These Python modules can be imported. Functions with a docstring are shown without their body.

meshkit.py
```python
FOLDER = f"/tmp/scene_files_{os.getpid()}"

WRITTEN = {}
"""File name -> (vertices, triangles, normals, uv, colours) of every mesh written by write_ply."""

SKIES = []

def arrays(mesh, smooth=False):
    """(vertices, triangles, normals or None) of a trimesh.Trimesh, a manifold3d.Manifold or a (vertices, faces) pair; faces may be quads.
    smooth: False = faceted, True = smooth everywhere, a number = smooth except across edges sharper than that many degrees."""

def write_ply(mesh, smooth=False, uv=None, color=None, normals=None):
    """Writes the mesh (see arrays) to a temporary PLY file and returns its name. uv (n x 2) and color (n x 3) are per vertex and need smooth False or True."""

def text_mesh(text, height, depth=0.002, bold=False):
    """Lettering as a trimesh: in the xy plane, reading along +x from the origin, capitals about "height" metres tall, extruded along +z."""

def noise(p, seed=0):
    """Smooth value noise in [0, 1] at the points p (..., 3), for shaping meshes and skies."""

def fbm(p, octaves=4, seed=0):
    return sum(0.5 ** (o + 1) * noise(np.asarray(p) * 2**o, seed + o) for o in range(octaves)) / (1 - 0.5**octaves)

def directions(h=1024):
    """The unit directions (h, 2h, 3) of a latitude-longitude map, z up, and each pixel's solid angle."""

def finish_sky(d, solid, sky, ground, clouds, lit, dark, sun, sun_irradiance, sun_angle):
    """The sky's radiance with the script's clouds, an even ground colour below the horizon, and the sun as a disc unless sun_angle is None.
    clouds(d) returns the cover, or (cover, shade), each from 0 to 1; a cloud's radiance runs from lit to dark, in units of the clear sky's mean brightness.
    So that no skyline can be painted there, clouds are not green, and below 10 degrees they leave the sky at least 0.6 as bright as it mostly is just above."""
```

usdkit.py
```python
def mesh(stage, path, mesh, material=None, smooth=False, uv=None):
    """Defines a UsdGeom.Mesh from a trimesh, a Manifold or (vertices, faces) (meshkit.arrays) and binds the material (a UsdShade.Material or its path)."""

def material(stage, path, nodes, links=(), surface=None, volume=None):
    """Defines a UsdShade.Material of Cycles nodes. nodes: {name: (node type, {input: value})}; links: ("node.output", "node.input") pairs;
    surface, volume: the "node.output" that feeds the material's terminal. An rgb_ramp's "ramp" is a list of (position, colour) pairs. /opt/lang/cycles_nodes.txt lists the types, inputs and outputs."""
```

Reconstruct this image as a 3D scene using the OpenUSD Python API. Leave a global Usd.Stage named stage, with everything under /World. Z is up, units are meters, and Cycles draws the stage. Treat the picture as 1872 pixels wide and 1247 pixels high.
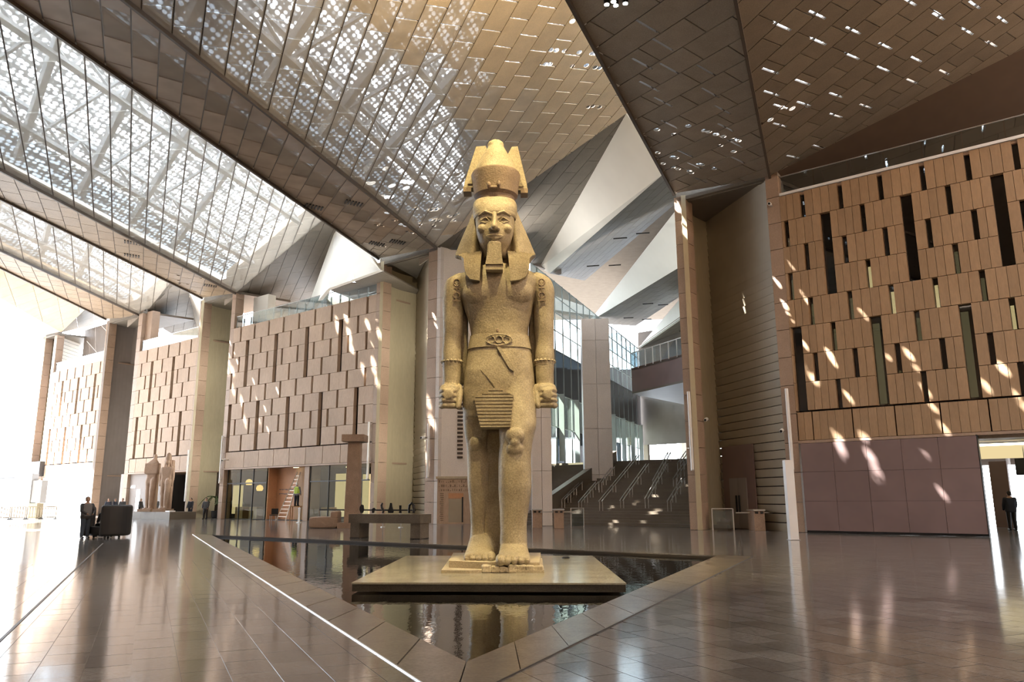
import math, random
import numpy as np, trimesh, usdkit, meshkit, manifold3d as m3
from scipy.interpolate import PchipInterpolator
from shapely.geometry import Polygon, LineString, Point, box as sbox
from pxr import Usd, UsdGeom, UsdLux, Gf, Sdf, Vt
rnd = random.Random(7)
stage = Usd.Stage.CreateInMemory()
UsdGeom.SetStageUpAxis(stage, 'Z'); UsdGeom.SetStageMetersPerUnit(stage, 1.0)
UsdGeom.Xform.Define(stage, '/World')
V3 = lambda *a: np.array(a, float)
rad = math.radians
# the hall's grid: u runs along the facades (to the right and nearer), w into the building
AZ = rad(-51.8)
EU, EW = V3(-math.sin(AZ), -math.cos(AZ), 0), V3(math.cos(AZ), -math.sin(AZ), 0)
def Q(u, w, z=0): return u * EU + w * EW + V3(0, 0, z)
# ---------------------------------------------------------------- camera, sky, sun, lamps, added fill lights, exposure
EYE, PITCH, ROLL, FPX = V3(0, 0, 1.62), rad(11.5375), rad(-.2645), 1406.5
_f, _u, _x = V3(0, math.cos(PITCH), math.sin(PITCH)), V3(0, -math.sin(PITCH), math.cos(PITCH)), V3(1, 0, 0)
_r, _u = math.cos(ROLL) * _x + math.sin(ROLL) * _u, -math.sin(ROLL) * _x + math.cos(ROLL) * _u
cam = UsdGeom.Camera.Define(stage, '/World/camera')
cam.AddTransformOp().Set(Gf.Matrix4d(*_r, 0, *_u, 0, *(-_f), 0, *EYE, 1))
cam.CreateHorizontalApertureAttr(36.0); cam.CreateVerticalApertureAttr(36.0 * 1247 / 1872); cam.CreateFocalLengthAttr(FPX / 1872 * 36)
cam.CreateClippingRangeAttr(Gf.Vec2f(.1, 2000))
cam.CreateExposureAttr(0.66)
dome = UsdLux.DomeLight.Define(stage, '/World/sky_dome'); dome.CreateIntensityAttr(1.6); dome.CreateColorAttr(Gf.Vec3f(.84, .94, 1.06))
SUN = V3(.712, .063, -1.0); SUN /= np.linalg.norm(SUN)
def aim(prim, pos, d):
    z = -np.asarray(d, float) / np.linalg.norm(d); x = np.cross([0, 0, 1.], z); x = x / np.linalg.norm(x) if np.linalg.norm(x) > 1e-6 else V3(1, 0, 0); y = np.cross(z, x)
    prim.AddTransformOp().Set(Gf.Matrix4d(*x, 0, *y, 0, *z, 0, *pos, 1))
sun = UsdLux.DistantLight.Define(stage, '/World/sun'); aim(sun, V3(0, 0, 60), SUN)
sun.CreateIntensityAttr(10); sun.CreateNormalizeAttr(True); sun.CreateAngleAttr(.6); sun.CreateColorAttr(Gf.Vec3f(1, .97, .93))
def spot(name, pos, target, power, color, cone, soft=.35, radius=.12):
    l = UsdLux.SphereLight.Define(stage, '/World/' + name); aim(l, pos, V3(*target) - V3(*pos))
    l.CreateRadiusAttr(radius); l.CreateIntensityAttr(power); l.CreateColorAttr(Gf.Vec3f(*color)); l.CreateNormalizeAttr(True)
    s = UsdLux.ShapingAPI.Apply(l.GetPrim()); s.CreateShapingConeAngleAttr(cone); s.CreateShapingConeSoftnessAttr(soft)
WARM = (1, .79, .37)
SPOTS = [((-2.1, 13.6, 17.3), (-.4, 18.0, 7.4), 1250, WARM, 24), ((2.7, 13.9, 17.3), (-.2, 18.0, 6.4), 1250, WARM, 24), ((.4, 11.5, 17.2), (-.3, 16.8, 1.0), 620, WARM, 12), ((.7, 20.8, 17.75), (-2.5, 31.0, 22.6), 650, (1, .78, .48), 55),
    ((1.0, 51.2, 17.6), (4.6, 53.5, 21.2), 170, (1, .97, .92), 85), ((7.0, 54.3, 15.2), (11.5, 62, 20.6), 260, (1, .97, .92), 60)]  # last two: fill lights added for the white gussets, no lamps stand there
def portal_spot(u1, u2, z, p): k = Q(u2 - .25, 37.3, z); return (tuple(k), tuple(Q(u1, 37) + V3(1.0, 1.8, z + 1)), p, (1, .94, .80), 85)  # fill light added inside a portal to brighten its cheek, no fixture there
SPOTS += [portal_spot(-41.1, -36.5, 5, 130), portal_spot(-41.1, -36.5, 12.5, 130), portal_spot(-65.68, -60.98, 5, 170), portal_spot(-65.68, -60.98, 13, 170), portal_spot(-84.75, -78.2, 8, 200)]
for k, (p, t, e, c, a) in enumerate(SPOTS): spot(f'hall_spot_{k:03d}', p, t, e, c, a)
# ---------------------------------------------------------------- frames: the hall's grid. u runs along the facades (to the right and nearer), w into the building
def uw(p): return float(p @ EU), float(p @ EW)
RUW = np.eye(4); RUW[:3, 0], RUW[:3, 1] = EU, EW
def seen(p, m=60):
    d = np.asarray(p) - EYE; z = d @ _f
    return z > .3 and -m < 936 + FPX * (d @ _r) / z < 1872 + m and -m < 623.5 - FPX * (d @ _u) / z < 1247 + m
# ---------------------------------------------------------------- mesh collecting
class MB:
    def __init__(s): s.v, s.f, s.n = [], [], 0
    def add(s, v, f):
        f = np.asarray(f)
        if f.shape[1] == 4: f = np.vstack([f[:, [0, 1, 2]], f[:, [0, 2, 3]]])
        s.v.append(np.asarray(v, float)); s.f.append(f + s.n); s.n += len(v); return s
    def mesh(s, m): return s.add(np.array(m.vertices), np.array(m.faces))
    def hexa(s, p): # 8 points: bottom ring, top ring
        return s.add(p, [[3, 2, 1, 0], [4, 5, 6, 7], [0, 1, 5, 4], [1, 2, 6, 5], [2, 3, 7, 6], [3, 0, 4, 7]])
    def box(s, x0, x1, y0, y1, z0, z1, fr=None):
        p = np.array([[x0, y0, z0], [x1, y0, z0], [x1, y1, z0], [x0, y1, z0], [x0, y0, z1], [x1, y0, z1], [x1, y1, z1], [x0, y1, z1]], float)
        return s.hexa(p if fr is None else p @ fr[:3, :3].T + fr[:3, 3])
    def ubox(s, u0, u1, w0, w1, z0, z1): return s.box(u0, u1, w0, w1, z0, z1, RUW)
    def bar(s, a, b, wd, ht=None, up=(0, 0, 1)):
        a, b = np.asarray(a, float), np.asarray(b, float); t = b - a; t /= np.linalg.norm(t); ht = ht or wd
        x = np.cross(t, up)
        if np.linalg.norm(x) < 1e-3: x = np.cross(t, [1, 0, 0])
        x /= np.linalg.norm(x); y = np.cross(x, t)
        return s.hexa([q + i * x * wd / 2 + j * y * ht / 2 for q in (a, b) for i, j in ((-1, -1), (1, -1), (1, 1), (-1, 1))])
    def tube(s, pts, r, n=10, cap=True):
        p = np.asarray(pts, float); t = np.gradient(p, axis=0); t /= np.linalg.norm(t, axis=1, keepdims=True) + 1e-12
        r = np.broadcast_to(r, len(p)); ref = V3(0, 0, 1) if abs(t[0][2]) < .9 else V3(1, 0, 0)
        a = np.cross(t, ref); a /= np.linalg.norm(a, axis=1, keepdims=True) + 1e-9; b = np.cross(t, a); an = np.arange(n) * 2 * np.pi / n
        v = (p[:, None] + r[:, None, None] * (np.cos(an)[None, :, None] * a[:, None] + np.sin(an)[None, :, None] * b[:, None])).reshape(-1, 3)
        f = [[i * n + j, i * n + (j + 1) % n, (i + 1) * n + (j + 1) % n, (i + 1) * n + j] for i in range(len(p) - 1) for j in range(n)]
        s.add(v, np.array(f)[:, ::-1])
        if cap:
            for k, e in ((0, 1), (len(p) - 1, -1)):
                s.add(np.vstack([v[k * n:(k + 1) * n], p[k]]), [[j, (j + 1) % n, n][::e] for j in range(n)])
        return s
    def prism(s, poly, h0, h1, O, ex, ey, ez):
        "a shapely polygon (or point list) in the plane (ex, ey) through O, from h0 to h1 along ez"
        poly = poly if hasattr(poly, 'geom_type') else Polygon(poly)
        for g in getattr(poly, 'geoms', [poly]):
            if g.is_empty or g.geom_type != 'Polygon' or g.area < 1e-6: continue
            m = trimesh.creation.extrude_polygon(g, 1.0, engine='earcut'); v = np.array(m.vertices); f = np.array(m.faces)
            P = np.asarray(O) + v[:, :1] * ex + v[:, 1:2] * ey + (h0 + (h1 - h0) * v[:, 2:]) * ez
            if np.dot(np.cross(ex, ey), ez) * (h1 - h0) < 0: f = f[:, ::-1]
            s.add(P, f)
        return s
    def lathe(s, prof, c=(0, 0, 0), n=24, sx=1, sy=1):
        p = np.asarray(prof, float); an = np.arange(n) * 2 * np.pi / n
        v = np.stack([np.outer(p[:, 0], np.cos(an)) * sx + c[0], np.outer(p[:, 0], np.sin(an)) * sy + c[1], np.repeat(p[:, 1:2], n, 1) + c[2]], -1).reshape(-1, 3)
        f = [[i * n + j, i * n + (j + 1) % n, (i + 1) * n + (j + 1) % n, (i + 1) * n + j] for i in range(len(p) - 1) for j in range(n)]
        s.add(v, f)
        for k, e in ((0, -1), (len(p) - 1, 1)):
            s.add(np.vstack([v[k * n:(k + 1) * n], [[c[0], c[1], c[2] + p[k, 1]]]]), [[j, (j + 1) % n, n][::e] for j in range(n)])
        return s
    def get(s): return np.vstack(s.v), np.vstack(s.f)
def loft(secs, n=40, step=.05, axis=2):
    "sections (t, ca, cb, ra, rb, exponent) of super-ellipses along an axis"
    a = np.array(secs, float); t = np.arange(a[0, 0], a[-1, 0] + step / 2, step); t[-1] = a[-1, 0]
    c = np.stack([PchipInterpolator(a[:, 0], a[:, k])(t) for k in range(1, 6)], 1); an = np.arange(n) * 2 * np.pi / n
    co, si = np.cos(an), np.sin(an); e = 2 / c[:, 4:5]
    A = c[:, 0:1] + c[:, 2:3] * np.sign(co) * np.abs(co) ** e; B = c[:, 1:2] + c[:, 3:4] * np.sign(si) * np.abs(si) ** e
    T = np.repeat(t[:, None], n, 1); v = np.stack([A, B, T] if axis == 2 else [A, T, B] if axis == 1 else [T, A, B], -1).reshape(-1, 3); k = len(t)
    f = [[i * n + j, i * n + (j + 1) % n, (i + 1) * n + (j + 1) % n, (i + 1) * n + j] for i in range(k - 1) for j in range(n)]
    f = np.array(f); f = np.vstack([f[:, [0, 1, 2]], f[:, [0, 2, 3]]])
    v = np.vstack([v, [v[:n].mean(0), v[-n:].mean(0)]]); m = len(v)
    f = np.vstack([f, [[(j + 1) % n, j, m - 2] for j in range(n)], [[(k - 1) * n + j, (k - 1) * n + (j + 1) % n, m - 1] for j in range(n)]])
    return man(v, f if axis != 1 else f[:, ::-1])
def man(v, f): return m3.Manifold(m3.Mesh(np.ascontiguousarray(v, np.float32), np.ascontiguousarray(f, np.uint32)))
def ball(c, r, n=16):
    s = m3.Manifold.sphere(1.0, n); return s.scale(np.broadcast_to(r, 3).tolist()).translate(list(map(float, c)))
def bones(chain, n=14):
    "hulls of the spheres at the ends of each bone; chain = [(point, radius or radii), ...]"
    return m3.Manifold.batch_boolean([m3.Manifold.batch_hull([ball(*a, n), ball(*b, n)]) for a, b in zip(chain, chain[1:])], m3.OpType.Add)
def union(l): return m3.Manifold.batch_boolean(list(l), m3.OpType.Add)
def rbox(x0, x1, y0, y1, z0, z1, r=.05, n=8):
    return m3.Manifold.batch_hull([ball((x, y, z), r, n) for x in (x0 + r, x1 - r) for y in (y0 + r, y1 - r) for z in (z0 + r, z1 - r)])
def marr(m, refine=None, smooth=0, rough=0, rs=3.0):
    if refine: m = m.refine_to_length(refine)
    k = m.to_mesh(); t = trimesh.Trimesh(k.vert_properties[:, :3], k.tri_verts, process=False)
    if smooth: trimesh.smoothing.filter_taubin(t, lamb=.5, nu=.53, iterations=smooth)
    if rough:
        n = np.array(t.vertex_normals); p = np.array(t.vertices); t = trimesh.Trimesh(p + n * (meshkit.fbm(p * rs, 3, 5)[:, None] - .5) * rough, t.faces, process=False)
    return t
# ---------------------------------------------------------------- things, parts, tags
taken, origin = {}, {}
def path_for(parent, name):
    key = parent + '/' + name; k = taken.get(key, -1) + 1; taken[key] = k
    return key if k == 0 else f'{key}_{k:03d}'
def tag(prim, label=None, cat=None, group=None, kind=None):
    for k, v in (('label', label), ('category', cat), ('group', group), ('kind', kind)):
        if v: prim.SetCustomDataByKey(k, v)
    return prim
def thing(name, label, cat, loc=(0, 0, 0), group=None, kind=None):
    x = UsdGeom.Xform.Define(stage, path_for('/World', name)); loc = V3(*loc); x.AddTranslateOp().Set(Gf.Vec3d(*map(float, loc)))
    origin[str(x.GetPath())] = loc
    return tag(x.GetPrim(), label, cat, group, kind)
def part(parent, name, mesh, m, label=None, smooth=False, kind=None):
    pp = str(parent.GetPath()) if parent else '/World'; o = origin.get(pp, V3(0, 0, 0))
    v, f, n = meshkit.arrays(mesh.get() if isinstance(mesh, MB) else mesh, smooth)
    p = path_for(pp, name); g = UsdGeom.Mesh.Define(stage, p)
    g.CreatePointsAttr(Vt.Vec3fArray.FromNumpy((v - o).astype(np.float32))); g.CreateFaceVertexCountsAttr(Vt.IntArray.FromNumpy(np.full(len(f), 3, np.int32)))
    g.CreateFaceVertexIndicesAttr(Vt.IntArray.FromNumpy(f.astype(np.int32).ravel())); g.CreateSubdivisionSchemeAttr('none')
    if n is not None: g.CreateNormalsAttr(Vt.Vec3fArray.FromNumpy(n.astype(np.float32))); g.SetNormalsInterpolation('vertex')
    usdkit.UsdShade.MaterialBindingAPI.Apply(g.GetPrim()).Bind(M[m]); origin[p] = o
    return tag(g.GetPrim(), label, kind=kind)
def solo(name, label, cat, mesh, m, group=None, kind=None, smooth=False): return tag(part(None, name, mesh, m, smooth=smooth), label, cat, group, kind)
def copy_of(src, label, loc, rotz=0, group=None):
    d = src.GetCustomData(); n = src.GetName(); n = n[:-4] if n[-4:-3] == '_' and n[-3:].isdigit() else n
    x = UsdGeom.Xform.Define(stage, path_for('/World', n)); x.AddTranslateOp().Set(Gf.Vec3d(*map(float, loc))); x.AddRotateZOp().Set(float(rotz))
    p = x.GetPrim(); h = '/World/Looks'  # the reference brings the parts; the copy's own transform stands
    p.GetReferences().AddInternalReference(src.GetPath()); p.SetInstanceable(True)
    return tag(p, label, d.get('category'), group or d.get('group'))
# ---------------------------------------------------------------- materials
M = {}
UsdGeom.Scope.Define(stage, '/World/Looks')
def raw(name, nodes, links, surface): M[name] = usdkit.material(stage, '/World/Looks/' + name, nodes, links, surface=surface)
def mat(name, c, rough=.6, var=.12, scale=1.5, rand=0, bump=0, bscale=30, spec=.5, metal=0, stretch=None, c2=None, fine=0, coat=0, det=4):
    c = V3(*c); n = {'g': ('geometry', {}), 'n': ('noise_texture', {'scale': scale, 'detail': det, 'roughness': .6}), 'p': ('principled_bsdf', {'roughness': rough, 'specular_ior_level': spec, 'metallic': metal, 'coat_weight': coat, 'coat_roughness': .08})}
    l = []; src = 'g.position'
    if stretch: n['m'] = ('mapping', {'scale': stretch[:3], 'rotation': (0, 0, stretch[3] if len(stretch) > 3 else 0)}); l += [('g.position', 'm.vector')]; src = 'm.vector'
    n['r'] = ('rgb_ramp', {'ramp': [(.25, c * (1 - var)), (.75, V3(*c2) if c2 else c * (1 + var))]}); l += [(src, 'n.vector'), ('n.fac', 'r.fac')]; out = 'r.color'
    if fine:
        n['n2'] = ('noise_texture', {'scale': scale * 18, 'detail': 3, 'roughness': .7}); n['r2'] = ('rgb_ramp', {'ramp': [(.35, (1 - fine,) * 3), (.65, (1 + fine,) * 3)]}); n['x'] = ('mix_color', {'blend_type': 'multiply', 'fac': 1.0, 'use_clamp': False})
        l += [(src, 'n2.vector'), ('n2.fac', 'r2.fac'), (out, 'x.a'), ('r2.color', 'x.b')]; out = 'x.result'
    if rand:
        n['o'] = ('object_info', {}); n['mr'] = ('map_range', {'to_min': 1 - rand, 'to_max': 1 + rand}); n['h'] = ('hsv', {'hue': .5, 'saturation': 1.0, 'fac': 1.0})
        l += [('o.random', 'mr.value'), ('mr.result', 'h.value'), (out, 'h.color')]; out = 'h.color'
    l += [(out, 'p.base_color')]
    if bump:
        n['bn'] = ('noise_texture', {'scale': bscale, 'detail': 3}); n['b'] = ('bump', {'strength': bump, 'distance': .02}); l += [(src, 'bn.vector'), ('bn.fac', 'b.height'), ('b.normal', 'p.normal')]
    raw(name, n, l, 'p.BSDF')
def emit(name, c, s): raw(name, {'e': ('emission', {'color': c, 'strength': s})}, [], 'e.emission')
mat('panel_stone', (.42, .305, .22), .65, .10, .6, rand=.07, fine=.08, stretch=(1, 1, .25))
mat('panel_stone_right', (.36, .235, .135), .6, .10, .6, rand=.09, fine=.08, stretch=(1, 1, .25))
mat('fin_stone', (.37, .265, .195), .55, .10, .8, rand=.06, fine=.08)
mat('hoarding', (.20, .135, .125), .6, .12, .5, rand=.03)
mat('concrete', (.48, .42, .29), .6, .07, .35, fine=.04, stretch=(1, 1, .3))
mat('rib_cladding', (.34, .29, .215), .5, .08, .8, rand=.04)
mat('plum_cladding', (.27, .235, .215), .55, .08, .8)
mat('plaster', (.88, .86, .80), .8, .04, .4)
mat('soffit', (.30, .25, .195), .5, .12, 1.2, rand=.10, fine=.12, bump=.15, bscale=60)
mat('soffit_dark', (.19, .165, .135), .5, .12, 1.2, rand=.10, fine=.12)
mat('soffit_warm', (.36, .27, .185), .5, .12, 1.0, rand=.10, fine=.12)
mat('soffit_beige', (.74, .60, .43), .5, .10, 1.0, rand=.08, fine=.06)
mat('rail_dark', (.09, .07, .055), .5, .1)
mat('steel_paint', (.55, .56, .58), .5, .05)
mat('roof_cover', (.33, .28, .23), .8, .1)
mat('dark_void', (.02, .018, .016), .8, .05)
mat('dark_brown', (.06, .04, .028), .8, .1)
mat('slot_dark', (.07, .05, .04), .8, .1)
mat('floor_stone', (.14, .13, .12), .11, .28, 1.1, rand=.26, fine=.22, bump=.02, bscale=9, spec=.7)
mat('joint', (.05, .042, .036), .5, .1)
mat('coping_stone', (.17, .145, .115), .22, .22, 1.4, rand=.08, fine=.15, spec=.55)
mat('slab_stone', (.30, .275, .215), .15, .25, 1.3, fine=.15, spec=.5)
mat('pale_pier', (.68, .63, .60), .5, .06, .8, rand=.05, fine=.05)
mat('statue_stone', (.30, .24, .155), .55, .20, 1.6, c2=(.41, .345, .235), fine=.22, bump=.35, bscale=24, spec=.4)
mat('statue_worn', (.23, .165, .115), .7, .2, 3, fine=.25, bump=.5, bscale=20)
mat('wet_stone', (.06, .052, .042), .25, .2, 2, fine=.2)  # plinth front edge: its shade is put into this dark colour
mat('base_stone', (.44, .37, .26), .6, .15, 2, fine=.2, bump=.4, bscale=15)
mat('granite_pink', (.34, .235, .17), .6, .15, 2, fine=.25, bump=.3)
mat('pool_basin', (.035, .026, .02), .5, .2)
mat('metal', (.62, .62, .62), .3, .04, metal=.8)
mat('white_paint', (.80, .80, .80), .45, .03)
mat('black', (.012, .012, .013), .45, .1)
mat('charcoal', (.035, .036, .04), .5, .15)
mat('navy', (.02, .024, .038), .8, .15)
mat('denim', (.06, .085, .12), .8, .15)
mat('grey_cloth', (.20, .20, .21), .85, .15)
mat('pale_cloth', (.62, .62, .60), .85, .08)
mat('skin', (.42, .25, .17), .5, .06)
mat('hair', (.02, .015, .012), .6, .1)
mat('hi_vis', (.45, .62, .10), .7, .08)
mat('terracotta', (.50, .255, .13), .6, .12, .8, fine=.06)
mat('oak', (.42, .24, .10), .5, .15, 2, stretch=(4, 4, .5))
mat('leaf', (.07, .11, .035), .5, .25, 5)
mat('aluminium', (.66, .60, .52), .35, .04, metal=.6)
mat('red_paint', (.45, .06, .04), .45, .05)
mat('stair_stone', (.15, .125, .095), .35, .12, 1.2, rand=.05, fine=.08)
mat('mullion', (.42, .46, .46), .4, .05, metal=.4)
emit('lamp_white', (1, .96, .86), 28)
emit('lamp_cream', (1, .86, .52), 2.2)
emit('lamp_warm', (1, .62, .22), 1.2)
emit('lit_room', (1, .80, .42), .55)
emit('lit_room_dim', (.85, .72, .40), .10)
emit('shop_light', (1, .74, .38), .55)  # walls glow by themselves, standing in for light inside the shop
emit('sign_lit', (.9, .95, 1), 2.5)
def pane(name, tint, rough=.02, mirror=.0, ior=1.5):
    raw(name, {'t': ('transparent_bsdf', {'color': tint}), 'g': ('glossy_bsdf', {'color': (.95, .97, 1), 'roughness': rough}), 'f': ('layer_weight', {'blend': .5}), 'w': ('math', {'math_type': 'power', 'value2': 4.5}), 'm': ('math', {'math_type': 'multiply_add', 'value2': .92, 'value3': .04 + mirror, 'use_clamp': True}), 'x': ('mix_closure', {})},
        [('f.facing', 'w.value1'), ('w.value', 'm.value1'), ('m.value', 'x.fac'), ('t.BSDF', 'x.closure1'), ('g.BSDF', 'x.closure2')], 'x.closure')
pane('glass_clear', (.90, .94, .93))
pane('glass_green', (.72, .77, .71), mirror=.0)
pane('glass_dark', (.10, .12, .13), mirror=.05)
pane('glass_rail', (.70, .78, .80), mirror=.18)
pane('glass_slot', (.75, .76, .72), mirror=.04)
def mesh_panel(name, c, clear, scale=1.1):
    "perforated stone-coloured sheet, its holes far too fine to see: part of the light goes straight through"
    c = V3(*c)
    raw(name, {'g': ('geometry', {}), 'n': ('noise_texture', {'scale': scale, 'detail': 4}), 'r': ('rgb_ramp', {'ramp': [(.3, c * .85), (.7, c * 1.15)]}), 'o': ('object_info', {}), 'mr': ('map_range', {'to_min': clear * .86, 'to_max': clear * 1.14}),
        'd': ('principled_bsdf', {'roughness': .5}), 't': ('transparent_bsdf', {'color': (1, .985, .96)}), 'x': ('mix_closure', {})},
        [('g.position', 'n.vector'), ('n.fac', 'r.fac'), ('r.color', 'd.base_color'), ('o.random', 'mr.value'), ('mr.result', 'x.fac'), ('d.BSDF', 'x.closure1'), ('t.BSDF', 'x.closure2')], 'x.closure')
mesh_panel('facet_mesh', (.66, .61, .54), .56)
mesh_panel('facet_mesh_half', (.72, .61, .47), .26)
mesh_panel('facet_mesh_thin', (.60, .56, .50), .58)
mesh_panel('strip_mesh', (.40, .29, .20), .30)
mesh_panel('strip_mesh_open', (.46, .36, .27), .66)
def screen(name, scale, thr, body, glow, rot):
    "outer roof: opaque sheet patterned with translucent fritted cells that glow when the sky and sun stand over them"
    raw(name, {'g': ('geometry', {}), 'm': ('mapping', {'rotation': (0, 0, rot), 'scale': (1.0, .6, 1.0)}), 'v': ('voronoi_texture', {'scale': scale, 'feature': 'f1', 'randomness': .3}), 'c': ('math', {'math_type': 'less_than', 'value2': thr}),
        'd': ('diffuse_bsdf', {'color': body}), 't': ('translucent_bsdf', {'color': glow}), 't2': ('translucent_bsdf', {'color': tuple(.45 * q for q in glow)}), 'y': ('mix_closure', {'fac': .55}), 'x': ('mix_closure', {})},
        [('g.position', 'm.vector'), ('m.vector', 'v.vector'), ('v.distance', 'c.value1'), ('c.value', 'x.fac'), ('d.BSDF', 'y.closure1'), ('t2.BSDF', 'y.closure2'), ('y.closure', 'x.closure1'), ('t.BSDF', 'x.closure2')], 'x.closure')
screen('roof_frit', 4.2, .43, (.42, .38, .33), (.45, .475, .51), rad(25))
screen('roof_frit_open', 3.6, .47, (.50, .48, .45), (.62, .66, .70), rad(25))
raw('water', {'g': ('geometry', {}), 'm': ('mapping', {'scale': (1, .5, 1)}), 'n': ('noise_texture', {'scale': 5.0, 'detail': 3, 'roughness': .5}), 'b': ('bump', {'strength': .16, 'distance': .02}), 'p': ('glossy_bsdf', {'color': (.9, .95, 1), 'roughness': .0}), 'q': ('transparent_bsdf', {'color': (.45, .40, .33)}), 'f': ('layer_weight', {'blend': .5}), 'w': ('math', {'math_type': 'power', 'value2': 4.5}), 'm2': ('math', {'math_type': 'multiply_add', 'value2': .95, 'value3': .025, 'use_clamp': True}), 'x': ('mix_closure', {})},
    [('g.position', 'm.vector'), ('m.vector', 'n.vector'), ('n.fac', 'b.height'), ('b.normal', 'p.normal'), ('f.facing', 'w.value1'), ('w.value', 'm2.value1'), ('m2.value', 'x.fac'), ('q.BSDF', 'x.closure1'), ('p.BSDF', 'x.closure2')], 'x.closure')
# ================================================================ the large structure
WF = 37.0                                    # the line of the facades
def zs(u): return 17.1 - .043 * u            # the inclined plane of the strip soffits
def S(u, w): return Q(u, w, zs(u))
def facet_plane(a, b):                       # through strip edge a-b, rising .32 per metre along u
    n = np.cross(b - a, EU + V3(0, 0, .32)); n /= np.linalg.norm(n)
    return a, (n if n[2] > 0 else -n)
def on(pl, u, w):                            # the point of a plane above (u, w)
    p = Q(u, w); return p + V3(0, 0, (pl[1] @ (pl[0] - p)) / pl[1][2])
def azdir(deg, n):
    d = V3(math.sin(rad(deg)), math.cos(rad(deg)), 0); d[2] = -(n[:2] @ d[:2]) / n[2]; return d / np.linalg.norm(d)
# ---- gaps in the roof throw images of the sun on the walls; every sheet a ray meets on its way is pierced
SPOT_UZ = [(-8.67, 9.91), (-10.29, 8.25), (-10.19, 7.88), (-11.09, 7.21), (-9.65, 6.16), (-6.97, 7.85), (-6.8, 7.32), (-6.48, 6.2), (-6.26, 5.43), (-4.22, 6.15), (-3.51, 6.83), (-3.08, 5.38), (-10.14, 4.19), (-10.0, 3.67), (-9.07, 4.25), (-8.77, 3.21), (-8.56, 2.52), (-5.94, 4.54), (-5.84, 4.12), (-6.66, 3.33), (-5.34, 2.46), (-6.14, 1.57), (-11.43, 8.84), (-7.88, 7.94), (-11.73, 12.84), (-12.76, 12.61), (-12.47, 12.07), (-11.19, 11.24), (-11.13, 10.94), (-12.2, 10.92), (-11.98, 10.27)] + [(-46.29, 15.06), (-46.17, 14.53), (-45.25, 15.27), (-44.86, 14.04), (-44.73, 13.63), (-44.45, 12.7), (-42.75, 14.27), (-41.9, 15.02), (-41.43, 13.41), (-42.24, 12.61), (-41.95, 11.34), (-41.9, 10.92), (-43.05, 10.99), (-41.45, 9.84), (-60.91, 15.24), (-60.91, 14.43), (-60.14, 14.2), (-60.95, 13.61), (-59.55, 13.34), (-60.96, 12.83), (-60.38, 12.82), (-60.12, 12.62), (-56.93, 11.42), (-59.93, 11.04), (-56.46, 10.12), (-58.5, 9.89), (-55.08, 9.02), (-53.5, 10.35), (-35.95, 13.91), (-35.85, 13.34), (-36.35, 8.05), (-55.77, 8.31), (-54.49, 7.23), (-52.49, 7.11), (-57.83, 8.15), (-36.01, 6.76), (-36.46, 4.39), (-17.61, 17.3), (-17.14, 16.08), (-17.1, 15.61), (-66.1, 17.63)]
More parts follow.
